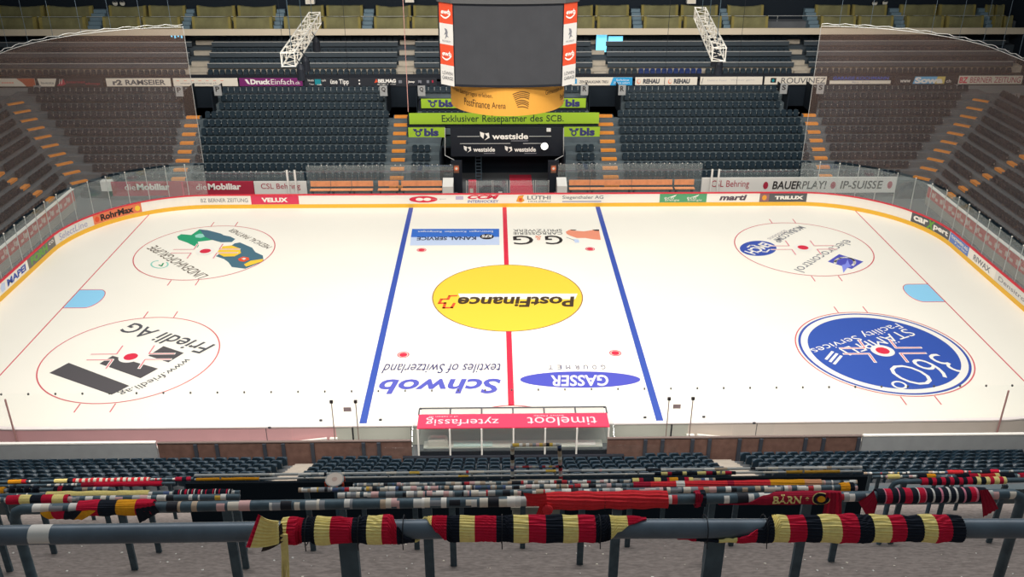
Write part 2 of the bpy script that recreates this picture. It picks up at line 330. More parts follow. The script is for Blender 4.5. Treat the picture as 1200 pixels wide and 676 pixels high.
# rectangles and words in the neutral zone
mb = MB(); ipoly(mb, [(483, 268.2), (585, 268), (585, 277.5), (481.5, 277.8)], MIDB, Z2); ipoly(mb, [(481.5, 277.8), (585, 277.5), (585.5, 287), (480.5, 287.5)], PALEB, Z2)
ipoly(mb, [(570.5+8.2*math.cos(2*PI*k/28), 277.2+3.2*math.sin(2*PI*k/28)) for k in range(28)], INK, Z3); itext(mb, 'KFS', (576.5, 276.6), (564.5, 276.6), .5, W, .1, .03)
itext(mb, 'KANAL SERVICE', (558, 279), (488.5, 279.5), .62, mat('blue_black', (38, 52, 84)), 0, .03); itext(mb, 'Sanierungen  Kontrollen  Reinigungen', (578, 271), (490, 271.2), .42, W, 0, 0); icepart(mb, 'ice_advert', 'two-tone blue panel with dark lettering')
mb = MB(); itext(mb, 'G', (659.5, 281), (639, 281), 1.55, INK, 0, .01); itext(mb, 'G', (625, 281), (601.5, 281.3), 1.55, INK, 0, .01); itext(mb, '&', (634, 278.5), (627, 278.5), .8, mat('peach', (240, 150, 120)), 0, 0)
itext(mb, 'CARROSSERIE', (659, 273.3), (601.5, 273.5), .45, GREYINK); itext(mb, 'SPRITZWERK', (658.5, 269.8), (601, 270), .45, GREYINK)
ipoly(mb, [(663, 271.5), (667, 269.3), (673, 270.2), (684, 271), (695, 269.5), (702, 269), (704, 281), (695, 280.3), (686, 278.8), (676, 278.8), (668, 276), (664, 274)], mat('peach', (240, 150, 120)), Z2); ipoly(mb, [(668, 268.9), (676, 269), (674, 270), (669, 269.7)], INK, Z3); ipoly(mb, [(694, 269), (702, 268.8), (702, 270.6), (697, 270.4)], INK, Z3)
stroke(mb, [(664, 278), (672, 281), (675, 283.6)], .06, MIDINK, Z2); ipoly(mb, [(672, 280), (678, 280.5), (679, 284), (674, 284.4)], PALEB, Z2); icepart(mb, 'ice_advert', 'dark lettering beside an orange figure')
mb = MB(); itext(mb, 'Schwob', (587, 452), (444, 453), 1.4, mat('indigo_text', (88, 92, 184)), .2, .025); itext(mb, 'textiles of Switzerland', (586.5, 431.5), (448, 431.8), .95, NAVYT, .3, 0.); icepart(mb, 'ice_advert', 'indigo slanted lettering')
mb = MB(); ipoly(mb, [(680+70.5*math.cos(2*PI*k/56), 444.7+9.6*math.sin(2*PI*k/56)) for k in range(56)], VIOB, Z2); itext(mb, 'GASSER', (713, 445.5), (646, 446), 1.05, W, .15, .02)
for i, ch in enumerate('GOURMET'): itext(mb, ch, (709.5-i*10.3, 430), (704.5-i*10.3, 430), .42, NAVYT)
icepart(mb, 'ice_advert', 'blue ellipse with white lettering')

# ------------------------------------------------------------------ boards
TH = .14
def strip(mb, s0, s1, o0, o1, z0, z1, m):
    """solid band along the rink line between offsets o0..o1"""
    n = max(1, int((s1-s0)/.55)); rows = []
    for k in range(n+1):
        s = s0+(s1-s0)*k/n; a, _ = path(s, o0); b, _ = path(s, o1)
        rows.append([(a.x, a.y, z0), (a.x, a.y, z1), (b.x, b.y, z1), (b.x, b.y, z0), (a.x, a.y, z0)])
    mb.grid(rows, m); mb.poly(rows[0][:4], m); mb.poly(rows[-1][3::-1], m)
boards = thing('rink_boards', (0, 0, 0), 'white rink boards with a yellow kick strip ringing the ice', 'rink boards')
xl, xr = -7.6, 7.6
secs = [('board_panel', 0, S_FAR, W, 'left end'), ('board_panel', S_FAR, S_R, W, 'far side'), ('board_panel', S_R, S_NEAR-ARC, W, 'right end')]
for nm, a, b, m, w in secs:
    mb = MB(); strip(mb, a, b, 0, TH, 0, 1.0, m); mb.build(nm, boards)['label'] = 'white board along the ' + w
for a, b, m, w in ((S_NEAR-ARC, snear(7.9), BEIP, 'beige back of the near boards'), (snear(7.9), snear(-7.9), GRYG, 'grey back of the near boards behind the team doors'), (snear(-7.9), TOT, PINKLEAK, 'pinkish back of the near boards')):
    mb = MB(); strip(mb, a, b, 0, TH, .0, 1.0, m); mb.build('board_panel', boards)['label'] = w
mb = MB(); strip(mb, 0, S_NEAR-ARC, -.03, TH+.02, 1.0, 1.06, mat('cap_red', (226, 56, 70), .4)); mb.build('cap_rail', boards)['label'] = 'red cap rail'
mb = MB(); strip(mb, S_NEAR-ARC, TOT, -.03, TH+.03, 1.0, 1.06, mat('cap_white', (244, 232, 226), .4)); mb.build('cap_rail', boards)['label'] = 'white cap rail'
mb = MB(); strip(mb, 0, TOT, -.015, 0, 0, .3, KICK); mb.build('kick_strip', boards)['label'] = 'yellow kick strip'
for a, b in ((snear(22), snear(8.7)), (snear(-8.9), TOT)):
    mb = MB(); strip(mb, a, b, TH, TH+.09, 0, .09, W); mb.build('base_rail', boards)['label'] = 'white foot rail'
mb = MB()
for x in (-7.15, 7.15):
    mb.box(x-.03, x+.03, -15.17, -15.14, .05, 1.0, BLACK)
for x in (-4.55, 4.55, -11.0, 11.0): mb.box(x-.012, x+.012, -15.16, -15.14, .05, 1.0, GREYINK)
mb.build('door_joint', boards)['label'] = 'dark joints of the team doors'
for sx in (-1, 1):
    mb = MB(); mb.bar((sx*9.9, -15.3, .28), (sx*8.3, -15.3, .48), .1, .12, LAMPW if False else W); mb.build('door_bar', boards)['label'] = 'white slanting bar on the board door'
    mb = MB(); mb.box(sx*8.0-.17, sx*8.0+.17, -15.36, -15.22, .25, .52, W); mb.build('door_bar', boards)['label'] = 'short white block on the board door'
def advert(s0, s1, bg, items, label=None, z0=.31, z1=.985):
    """sticker on the inner face of the boards; items: (text, u0, u1, v0, v1, material, shear, bold) or ('poly', pts, mat)"""
    def fn(u, v, off=-.012):
        p, nn = path(s0+(s1-s0)*u, off); return Vector((p.x, p.y, z0+(z1-z0)*v))
    mb = MB(); n = max(2, int((s1-s0)/.4))
    mb.grid([[fn(k/n, 0, -.006), fn(k/n, 1, -.006)] for k in range(n+1)], bg) if bg else None
    par = boards
    if bg: par = mb.build('advert', boards); mb = MB()
    for j, it in enumerate(items):
        mb = MB()
        if it[0] == 'poly': mb.poly([fn(p[0], p[1], -.013-.002*j) for p in it[1]], it[2])
        else:
            t, u0, u1, v0, v1, m = it[:6]; mb.text(t, lambda x, y: fn(u0+(u1-u0)*x, v0+(v1-v0)*y, -.015-.002*j), m, *(it[6:]))
        o = mb.build('emblem' if it[0] == 'poly' else 'lettering', par)
        if label and not bg and j == 0: o['label'] = label
    if label and bg: par['label'] = label
sa = s_at
def ell(u, v, ru, rv, n=20): return [(u+ru*math.cos(2*PI*k/n), v+rv*math.sin(2*PI*k/n)) for k in range(n)]
advert(sa(0, 327)-3.2, sa(33, 303), W, [('MAPEI', .55, .95, .2, .82, BLUE, .1, .04), ('poly', [(.43, .15), (.5, .15), (.52, .8), (.46, .9), (.42, .6)], PALEB)], 'white advert with blue lettering')
advert(sa(33, 303), sa(63, 275.5), mat('advert_grey', (120, 116, 112)), [('FORH', .1, .72, .15, .9, OLIVE, .05, .05), ('co', .78, .95, .5, .8, W)], 'grey advert with green lettering')
advert(sa(63, 275.5), sa(110, 252.5), OFFW, [('SelectLine', .14, .86, .18, .85, mat('lavender', (160, 160, 192)), .1, .0)], 'white advert with lavender lettering')
advert(sa(110, 252.5), sa(165, 237.3), mat('advert_peach', (232, 128, 88)), [('RohrMax', .16, .84, .16, .88, INK, 0, .04), ('poly', ell(.08, .5, .05, .3), ORANGE), ('poly', ell(.92, .5, .05, .3), mat('logo_gold', (246, 204, 64)))], 'orange advert with black lettering')
advert(sfar(at(235, 232, 15).x), sfar(at(290, 232, 15).x), None, [('BZ BERNER ZEITUNG', 0, 1, .28, .72, MIDINK, 0, .0)])
X = lambda u: sfar(at(u, 233, 15).x)
advert(X(294), X(350), PINKRED, [('VELUX', .22, .77, .25, .78, W, 0, .05)], 'red advert with white lettering')
advert(X(479), X(524), None, [('poly', ell(.38, .5, .37, .38), RED), ('poly', ell(.28, .5, .1, .18), W), ('poly', ell(.48, .5, .1, .18), W)], 'red oval emblem with two white eyes')
advert(X(501), X(524), None, [('ochsner sport', 0, .95, .42, .62, mat('pale_ink', (184, 176, 176)))])
advert(X(534), X(543), None, [('poly', [(0, .45), (1, .45), (1, .85), (0, .85)], mat('lilac', (196, 180, 206)))])
advert(X(548), X(585), None, [('CCM', 0, 1, .5, .98, RED, .3, .05), ('INTERHOCKEY', 0, .98, .08, .38, BLUE, .1, .01)], 'red lettering above blue lettering')
advert(X(604), X(646), None, [('poly', [(.02, .2), (.16, .05), (.26, .3), (.2, .6), (.24, .95), (.08, .85)], mat('amber', (236, 160, 60))), ('poly', [(.1, .25), (.18, .25), (.18, .6), (.1, .6)], ORANGE), ('LÜTHI', .33, .98, .42, .95, MIDINK, 0, .02), ('HOLZBAU', .36, .98, .1, .3, MIDINK)], 'grey lettering beside a flame-shaped emblem')
advert(X(659), X(707), None, [('Siegenthaler AG', 0, 1, .35, .85, MIDINK, 0, .01), ('poly', [(0, .1), (.95, .1), (.95, .22), (0, .22)], mat('lavender', (160, 160, 192)))])
leaf = lambda c: ('poly', [(c, .62), (c+.06, .72), (c+.16, .92), (c+.12, .68), (c+.04, .6)], W)
advert(X(773), X(828), SEAGREEN, [leaf(.2), leaf(.68), ('eco', .1, .3, .38, .62, W), ('Energie', .12, .42, .1, .4, W), ('eco', .58, .78, .38, .62, W), ('Energie', .6, .9, .1, .4, W)], 'green advert with two white sprouts')
advert(X(843), X(875), None, [('marti', .0, 1, .2, .85, mat('plum_text', (92, 76, 88)), .2, .04)], 'dark slanted lettering')
advert(X(890), X(945), mat('advert_dark', (96, 96, 98)), [('TRILUX', .32, .93, .28, .7, W, 0, .06), ('poly', [(.01, .05), (.2, .05), (.2, .95), (.01, .95)], mat('dusk', (150, 108, 108))), ('poly', ell(.1, .5, .05, .3), mat('amber', (236, 160, 60)))], 'dark grey advert with white lettering')
advert(sa(1066, 248.5), sa(1110, 270), mat('advert_dark', (96, 96, 98)), [('car', .05, .38, .25, .8, W, 0, .04), ('X', .36, .55, .0, 1., OLIVE, .2, .05), ('pert', .53, .95, .12, .8, W, 0, .04)], 'dark grey advert with white letters and a green X')
advert(sa(1111, 270.5), sa(1140, 288.5), mat('advert_blue', (110, 138, 200)), [('THOMMEN AG', .05, .95, .5, .8, W, 0, .03), ('Furler', .3, .95, .18, .42, W)], 'blue advert with white lettering')
advert(sa(1141, 289), sa(1177, 314), W, [('RIWAX', .2, .85, .2, .75, MIDINK, 0, .02)], 'white advert with grey lettering')
advert(sa(1178, 315), sa(1199, 330)+2.5, OFFW, [('Densitron', .1, .9, .3, .7, MIDINK)], 'pale advert with thin grey lettering')
# ------------------------------------------------------------------ floor round the rink and the tiers
mb = MB(); mb.box(-46, 46, -54, 40, -.3, -.02, CONCD); tag(mb.build('floor'), 'grey concrete floor around the rink', None, None, 'structure')
NR = 11; Y0F, X0E = 18.4, 32.7; DEP, RISE, ZB = .8, .48, .8
rowY = lambda k: Y0F+DEP*k
rowX = lambda k: X0E+DEP*k
rowZ = lambda k: ZB+RISE*k
YEA = (13.8, 15.0)                                     # aisle across each end stand
MIT = 14.2                                            # the corner stairs run along Y = |X| - MIT
AISL = [(-25.87, -24.65), (-8.95, -7.75), (7.7, 9.05), (24.7, 25.87)]
VOM = [(-26.0, -23.6), (-9.55, -7.0), (7.05, 9.7), (23.4, 25.95)]
KV = 8                                                # rows behind the doorways start here
TUN = (-4.95, 4.75); KT = 6                           # tunnel cuts the lower centre rows
mb = MB()
for k in range(NR):
    z = rowZ(k); xe = rowY(k)+MIT
    cuts = [(-xe-.2, xe+.2)]
    holes = (VOM if k >= KV else []) + ([TUN] if k < KT else [])
    for h in holes:
        nc = []
        for a, b in cuts:
            if h[1] <= a or h[0] >= b: nc.append((a, b)); continue
            if a < h[0]: nc.append((a, h[0]))
            if h[1] < b: nc.append((h[1], b))
        cuts = nc
    for a, b in cuts: mb.box(a, b, rowY(k), 28.2, (z-RISE if k else 0), z, CONC)
for a, b in VOM:                                      # doorway floors
    mb.box(a, b, rowY(KV), 28.2, rowZ(KV-1)-.3, rowZ(KV-1), CONCD)
tag(mb.build('terrace_far'), 'stepped concrete terrace of the far stand', None, None, 'structure')
for sx in (-1, 1):
    mb = MB()
    for k in range(NR):
        z = rowZ(k); x0, x1 = sx*rowX(k), sx*42.5
        ye = rowX(k)-MIT
        mb.box(min(x0, x1), max(x0, x1), -14, ye+.2, (z-RISE if k else 0), z, CONC)
    tag(mb.build('terrace_left' if sx < 0 else 'terrace_right'), 'stepped concrete terrace of the %s end' % ('left' if sx < 0 else 'right'), None, None, 'structure')
# doorways: dark walls
mb = MB()
for a, b in VOM: mb.box(a-.02, b+.02, 28.25, 28.45, 3, 6.3, BLACK2); mb.box(a, a+.07, rowY(KV), 28.05, rowZ(KV-1), 6.3, BLACK2); mb.box(b-.07, b, rowY(KV), 28.05, rowZ(KV-1), 6.3, BLACK2)
mb.box(-45, 45, 29.6, 29.8, 3, 6.6, BLACK2)
tag(mb.build('wall_far'), 'dark wall behind the far stand', None, None, 'structure')
mb = MB(); mb.box(-45.2, -45, -16, 40, 0, 22, BLACK2); tag(mb.build('wall_left'), 'dark wall of the left end', None, None, 'structure')
mb = MB(); mb.box(45, 45.2, -16, 40, 0, 22, BLACK2); tag(mb.build('wall_right'), 'dark wall of the right end', None, None, 'structure')
mb = MB(); mb.box(-45, 45, 39.8, 40, 0, 22, BLACK2); mb.box(-45, 45, 33.6, 33.8, 10., 22, BLACK2); tag(mb.build('wall_back'), 'dark wall at the top of the far stand', None, None, 'structure')
# stairs
def stairs(name, label, steps):
    """steps: list of (four tread corners front-left, front-right, back-right, back-left, z, rise)"""
    mb = MB(); mo = MB()
    for fl, fr, br, bl, z, r in steps:
        mb.hexa([(*p, z-r) for p in (fl, fr, br, bl)]+[(*p, z) for p in (fl, fr, br, bl)], CONC)
        f0, f1 = Vector(fl), Vector(fr); d = (f1-f0); g = (Vector(bl)-f0).normalized()*.38; o = -(Vector(bl)-f0).normalized()*.015
        a, b = f0+d*.06+o, f0+d*.94+o
        mo.hexa([(*p, z-r*.7) for p in (a, b, b+g, a+g)]+[(*p, z+.012) for p in (a, b, b+g, a+g)], STEPO)
    o = tag(mb.build(name), label, None, None, 'structure'); mo.build('step_nosing', o)['label'] = 'orange step edges'
WHICH = ['left outer', 'left inner', 'right inner', 'right outer']
for i, (a, b) in enumerate(AISL):
    st = []
    for k in range(0, KV+1):
        for h in (0, 1):
            if k == KV and h == 1: continue
            y = rowY(k)-.4+.4*h; z = rowZ(k)-RISE/2+RISE/2*h
            if h == 0: st.append(((a, y-.005), (b, y-.005), (b, y+.41), (a, y+.41), z, RISE/2))
    stairs('aisle_stairs', 'orange-edged steps of the %s aisle in the far stand' % WHICH[i], st)
for sx in (-1, 1):
    st = []; c = math.sqrt(.5)
    for k in range(0, NR-1):
        m = Vector((sx*(rowX(k)+.35), rowX(k)+.35-MIT)); out = Vector((sx*c, c)); sd = Vector((-c*sx, c)) if sx > 0 else Vector((c, c))
        sd = Vector((c, -sx*c)); g = out*.5
        w = sd*.72
        L, Rr = (m-w, m+w); st.append((tuple(L-out*.45), tuple(Rr-out*.45), tuple(Rr+out*.42), tuple(L+out*.42), rowZ(k)+.1, .42))
    stairs('corner_stairs', 'orange-edged steps up the far %s corner' % ('left' if sx < 0 else 'right'), st)
for sx in (-1, 1):
    st = []
    for k in range(0, NR):
        x = sx*(rowX(k)-.4); x2 = x+sx*.41; y0, y1 = YEA[0], YEA[1]
        st.append(((x, y1), (x, y0), (x2, y0), (x2, y1), rowZ(k)-RISE/2, RISE/2) if sx < 0 else ((x, y0), (x, y1), (x2, y1), (x2, y0), rowZ(k)-RISE/2, RISE/2))
    stairs('end_stairs', 'orange-edged steps up the %s end stand' % ('left' if sx < 0 else 'right'), st)

# ------------------------------------------------------------------ seats
def seat_far(mb, M, m):
    """tip-up seat: rounded back, folded pan, foot (seen from the front); local x across, y to the back, z up"""
    def add(pts, d, mm):
        mb.slab([M @ Vector(p) for p in pts], (M.to_3x3() @ Vector(d)), mm)
    add([(-.21, .12, .16), (.21, .12, .16), (.22, .15, .46), (.18, .17, .62), (.08, .175, .66), (-.08, .175, .66), (-.18, .17, .62), (-.22, .15, .46)], (0, .05, 0), m)
    add([(-.2, .0, .16), (.2, .0, .16), (.18, .05, .48), (-.18, .05, .48)], (0, .05, .02), m)
def seat_near_mesh():
    mb = MB(); rows = []
    for i in range(5):
        v = i/4; z = .34+.5*v; w = .235*(1 if v < .7 else 1-.35*((v-.7)/.3)**2); bow = .035
        rows.append([(w*t, .0-.10*v+bow*t*t*1.2, z-(.07*t*t*t*t if v > .6 else 0)) for t in (-1, -.66, -.33, 0, .33, .66, 1)])
    back = [[(x*.97, y-.045, z-.006) for x, y, z in r] for r in rows]
    mb.grid(rows, SEATB); mb.grid([r[::-1] for r in back], SEATB)
    for r, q in ((rows, back),):
        mb.grid([r[-1], q[-1]], SEATB); mb.grid([r[0][::-1], q[0][::-1]], SEATB)
        mb.grid([[a[0] for a in r][::-1], [a[0] for a in q][::-1]], SEATB); mb.grid([[a[-1] for a in r], [a[-1] for a in q]], SEATB)
    mb.slab([(-.2, .06, .3), (.2, .06, .3), (.19, .16, .64), (-.19, .16, .64)], (0, .05, -.02), SEATB)
    mb.box(-.03, .03, -.02, .08, 0, .34, DSTEEL)
    return mb
PITCH = .5
sf = MB(); nfar = 0
def seat_row(p0, p1, z, ang, mt=NAVY, dots=True):
    global nfar
    p0, p1 = Vector(p0), Vector(p1); L = (p1-p0).length; n = int(L/PITCH)
    if n < 1: return
    d = (p1-p0)/L; st = (L-n*PITCH)/2
    for i in range(n):
        c = p0+d*(st+PITCH*(i+.5)); M = Matrix.Translation((c.x, c.y, z)) @ Matrix.Rotation(ang, 4, 'Z')
        seat_far(sf, M, mt); nfar += 1
        if dots:
            q = M @ Vector((PITCH/2, .1, .5)); sf.box(q.x-.03, q.x+.03, q.y-.03, q.y+.03, z, z+.62, LSTEEL) if False else sf.box(q.x-.02, q.x+.02, q.y-.02, q.y+.02, z+.36, z+.42, LSTEEL)
for k in range(NR):
    y = rowY(k)+.38; z = rowZ(k); xe = rowY(k)+MIT-1.15
    segs = [(-xe, AISL[0][0]-.1), (AISL[0][1]+.1, AISL[1][0]-.1), (AISL[2][1]+.1, AISL[3][0]-.1), (AISL[3][1]+.1, xe)]
    if k >= KV:
        segs = [(-xe, VOM[0][0]-.25), (VOM[0][1]+.25, VOM[1][0]-.25), (VOM[2][1]+.25, VOM[3][0]-.25), (VOM[3][1]+.25, xe)]
    for a, b in segs: seat_row((a, y), (b, y), z, 0)
    if k == KT+1 or k == KV+2: seat_row((-6.8, y), (6.9, y), z, 0)
    if k < 4:
        seat_row((-7.4, y), (-5.7, y), z, 0); seat_row((5.6, y), (7.4, y), z, 0)
    for sx in (-1, 1):
        x = sx*(rowX(k)+.38); ye = rowX(k)-MIT-1.25
        for a, b in ((YEA[1]+.1, ye), (-13, YEA[0]-.1)):
            if b-a > .6: seat_row((x, a), (x, b), z, PI/2 if sx < 0 else -PI/2)

# ------------------------------------------------------------------ gallery (upper tier): front board line, four rows, balcony above
GY, GZ = 28.2, 6.55
mb = MB()
mb.box(-45, 45, GY, GY+.12, 5.9, 6.95, BLACK); mb.box(-45, 45, GY, 29.7, 6.35, GZ, CONCD)
for a, b in ((-45, VOM[0][0]-.3), (VOM[0][1]+.3, VOM[1][0]-.3), (VOM[1][1]+.3, VOM[2][0]-.3), (VOM[2][1]+.3, VOM[3][0]-.3), (VOM[3][1]+.3, 45)): mb.box(a, b, GY+.05, GY+.15, 5.0, 5.92, mat('gallery_grey', (128, 134, 134), .8))
for k in range(4):
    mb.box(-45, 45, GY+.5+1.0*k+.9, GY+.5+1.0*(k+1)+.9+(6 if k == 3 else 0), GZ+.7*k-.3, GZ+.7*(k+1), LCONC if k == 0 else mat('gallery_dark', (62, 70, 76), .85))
tag(mb.build('gallery_terrace'), 'stepped floor of the upper gallery', None, None, 'structure')
GST = [(-26.6, -25.1), (-8.9, -7.6), (7.8, 8.9), (25.1, 26.2)]
for i, (a, b) in enumerate(GST):
    mb = MB()
    for k in range(4): mb.box(a, b, GY+1.0+k, GY+1.5+k, GZ+.7*k-.2, GZ+.7*k+.36, LCONC)
    tag(mb.build('gallery_steps'), 'pale concrete steps in the gallery above the %s aisle' % WHICH[i], None, None, 'structure')
for k in range(4):
    y = GY+.75+1.0*k; z = GZ+.7*k; xs = [-44]+[v for g in GST for v in (g[0]-.1, g[1]+.1)]+[44]
    for a, b in zip(xs[::2], xs[1::2]):
        if k == 0 and a > 0 and a < 10:
            seat_row((a, y), (11.6, y), z, 0, dots=False); seat_row((17.2, y), (b, y), z, 0, dots=False)
        else: seat_row((a, y), (b, y), z, 0, dots=False)
    if k:
        dk = MB()
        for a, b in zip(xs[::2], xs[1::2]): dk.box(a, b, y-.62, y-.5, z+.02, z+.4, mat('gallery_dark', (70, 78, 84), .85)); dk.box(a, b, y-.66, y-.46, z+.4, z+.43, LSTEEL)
        tag(dk.build('gallery_ledge'), 'grey ledge in front of gallery row %s' % ORD[k], None, None, 'structure')
bs = MB(); seat_far(bs, Matrix.Identity(4), SEATBLUE); bseat = None
for i in range(11):
    x = 11.85+PITCH*i
    if bseat is None: o = bseat = bs.build('blue_seat', loc=(0, 0, 0))
    else: o = bseat.copy(); COL.objects.link(o)
    o.location = (x, GY+.75, GZ)
    tag(o, 'blue gallery seat right of the scoreboard, %s from the left of its blue group' % ORD[i], 'seat', 'blue seats in the gallery front row')
# section letter plates
for u, v, ch, lab in ((210, 107, 'P', 'left of the left outer doorway'), (255, 106, 'P', 'right of the left outer doorway'), (449.5, 106.5, 'Q', 'left of the left inner doorway'), (494, 106.5, 'Q', 'right of the left inner doorway'),
                 (685, 105.5, 'R', 'left of the right inner doorway'), (729, 105.5, 'R', 'right of the right inner doorway'), (918.5, 104, 'S', 'left of the right outer doorway'), (961.5, 104, 'S', 'right of the right outer doorway'),
                 (1121.5, 104.5, 'A', 'above the right corner'), (44.5, 106, 'O', 'above the left corner'), (1190.5, 115, 'AB', 'at the far right end')):
    yp = 24.7 if ch in 'PQRS' else 27.9; c = at(u, v, yp); m = MB(); m.box(c.x-.3, c.x+.3, yp, yp+.06, c.z-.42, c.z+.42, PLATE); t = thing('section_plate', (c.x, yp, c.z-.42), 'grey plate with the letter %s %s' % (ch, lab), 'sign'); m.build('plate', t)
    m = MB()
    if ch == 'AB':
        m.text('A', boxfn((c.x-.12, yp-.01, c.z+.05), (.24, 0, 0), (0, 0, .3)), INK); m.text('B', boxfn((c.x-.12, yp-.01, c.z-.34), (.24, 0, 0), (0, 0, .3)), INK)
    else: m.text(ch, boxfn((c.x-.16, yp-.01, c.z-.1), (.32, 0, 0), (0, 0, .42)), INK, 0, .02)
    m.build('lettering', t)

# ------------------------------------------------------------------ adverts along the gallery front
FY = GY-.05
def gsign(name, label, x0, x1, ytop, ybot, bg, items, Y=FY, cat='advertising board', th=.05):
    """flat board from pixel x0..x1; items: (text, x0, x1, v0, v1, mat, shear, bold) in pixels across and 0..1 up, or ('poly', pts, mat)"""
    um = (x0+x1)/2; a = at(x0, (ytop+ybot)/2, Y); b = at(x1, (ytop+ybot)/2, Y); zt = at(um, ytop, Y).z; zb = at(um, ybot, Y).z
    fx = lambda u: a.x+(b.x-a.x)*(u-x0)/(x1-x0)
    t = thing(name, ((a.x+b.x)/2, Y, zb), label, cat); m = MB(); m.box(a.x, b.x, Y, Y+th, zb, zt, bg); m.build('panel', t)
    if items:
        for i, it in enumerate(items):
            m = MB()
            if it[0] == 'poly': m.poly([(fx(u), Y-.01-.002*i, zb+(zt-zb)*v) for u, v in it[1]], it[2])
            else: m.text(it[0], boxfn((fx(it[1]), Y-.012-.002*i, zb+(zt-zb)*it[3]), (fx(it[2])-fx(it[1]), 0, 0), (0, 0, (zt-zb)*(it[4]-it[3]))), it[5], *(it[6:]))
            m.build('emblem' if it[0] == 'poly' else 'lettering', t)
    return t
rc = lambda x0, x1, v0, v1: [(x0, v0), (x1, v0), (x1, v1), (x0, v1)]
BROWNF = mat('flame_brown', (186, 92, 58)); DGREY = mat('sign_dark', (44, 46, 52))
gsign('advertising_board', 'cream board with a brown flame at the far left of the gallery front', -8, 41, 92, 101.3, CREAM, [('poly', [(20, 1), (41, 1), (41, 0), (30, 0), (26, .5)], BROWNF), ('-----', 2, 16, .4, .55, mat('peach', (240, 150, 120)))])
gsign('advertising_board', 'half white half dark board with reddish lettering on the gallery front', 44.5, 121, 92, 101.3, DGREY, [('poly', [(44.5, 1), (67, 1), (63, 0), (46, 0)], CREAM), ('lavesta', 48, 63, .32, .62, INK), ('poly', [(66, .1), (75, .95), (77, .3), (72, .1)], DRED), ('Internet', 78, 100, .4, .75, DRED), ('shop', 100, 117, .15, .5, DRED), ('//', 69, 74, .3, .95, W)])
gsign('advertising_board', 'white board with grey capital lettering left of the left outer doorway', 124.5, 200, 91.8, 101.2, CREAM, [('RAMSEIER', 147, 194, .18, .84, GREYINK, 0, .03), ('r2', 132, 143, .18, .84, GREYINK, 0, .05)])
gsign('advertising_board', 'white board with tiny web address above the left outer doorway', 203, 278.5, 91.6, 101, CREAM, [('www.ramsteiring.ch', 211, 254, .2, .5, MIDINK), ('- - - - - - -', 207, 262, .66, .72, mat('peach', (240, 150, 120)))])
gsign('advertising_board', 'purple board with white lettering on the gallery front', 280.5, 354.5, 91.4, 100.8, PURPLE, [('Druck', 293.5, 317, .2, .86, W, 0, .05), ('Einfach', 317.5, 344, .2, .86, W, 0, 0), ('.ch', 345, 351, .2, .6, W), ('poly', [(287, .85), (290, .85), (293, .2), (290, .3)], W)])
gsign('advertising_board', 'dark board with small white lettering and a teal mark left of the scoreboard', 357, 512, 91.2, 100.8, DGREY, [('poly', [(369, .2), (376, .2), (376, .85), (369, .85)], TEAL), ('Notte', 361, 368, .6, .85, W), ('café', 377, 382, .6, .85, W), ('Tour', 362, 368, .15, .35, W), ('soft', 371, 377, .12, .3, W), ('üse Tipp', 387, 409, .1, .85, W, 0, .02), (':', 420, 422, .2, .8, W, 0, .03), ('BELMAG', 443, 464, .4, .85, W, 0, .05), ('poly', [(438.5, .4), (441, .9), (443, .5)], ORANGE), ('garage center', 442, 464, .12, .3, W), ('Jeep', 478, 486, .35, .65, W, 0, .03), ('poly', rc(467, 471, .35, .7), MIDINK), ('poly', rc(490, 494, .35, .7), MIDINK), ('poly', rc(500, 503, .35, .7), MIDINK), ('poly', rc(506, 508, .4, .7), DRED)])
gsign('advertising_board', 'white board with a blue right end beside the scoreboard', 670, 741, 90.6, 100, CREAM, [('poly', [(718.5, 1), (741, 1), (741, 0), (715, 0)], SKYB), ('ZENTRALKLINIK TREU', 679, 713, .28, .62, GREYINK, 0, .02), ('poly', [(672.5, .2), (676, .2), (676, .8), (672.5, .9)], SKYB), ('Schöne', 722, 737, .55, .8, W), ('Zähne sofort', 719, 738, .2, .45, W)])
gsign('advertising_board', 'white board with the same dark word twice on the gallery front', 744.5, 817, 90.4, 99.6, CREAM, [('REHAU', 753.5, 773, .18, .8, GREYINK, .05, .06), ('REHAU', 789.5, 808.5, .18, .8, GREYINK, .05, .06), ('poly', ell(748.5, .45, 2.2, .3), mat('peach', (240, 150, 120))), ('poly', ell(748.9, .5, 1.5, .2), CREAM), ('poly', ell(785, .45, 2.2, .3), mat('peach', (240, 150, 120))), ('poly', ell(785.4, .5, 1.5, .2), CREAM), ('poly', rc(778.6, 779.1, 0, 1), GREYINK)])
gsign('advertising_board', 'white board with faint pale lettering above the right seat block', 820.5, 893.5, 90, 99.2, CREAM, [('Elektro Feser', 829, 852, .45, .7, mat('pale_ink', (184, 176, 176))), ('Weiter geht', 856, 884, .45, .7, mat('pale_ink', (184, 176, 176))), ('/', 822, 824, .1, .9, GREYINK)])
gsign('advertising_board', 'white board with thin capital lettering and a dark square above the right outer doorway', 896, 968.5, 89.8, 99, CREAM, [('ROUVINEZ', 915.5, 967.5, .15, .86, GREYINK, 0, 0), ('poly', rc(903, 909.5, .25, .85), INK), ('poly', ell(906, .52, 1.5, .2), TEAL)])
gsign('advertising_board', 'dark board with blue lettering over a white strip on the gallery front', 971.5, 1045, 89.4, 98.8, DGREY, [('GARAGE KOCHMANN', 976, 1041, .58, .98, BLUE, 0, .02), ('poly', rc(972.5, 1044, .06, .48), CREAM), ('Bern - Köniz', 999, 1020, .2, .36, MIDINK)])
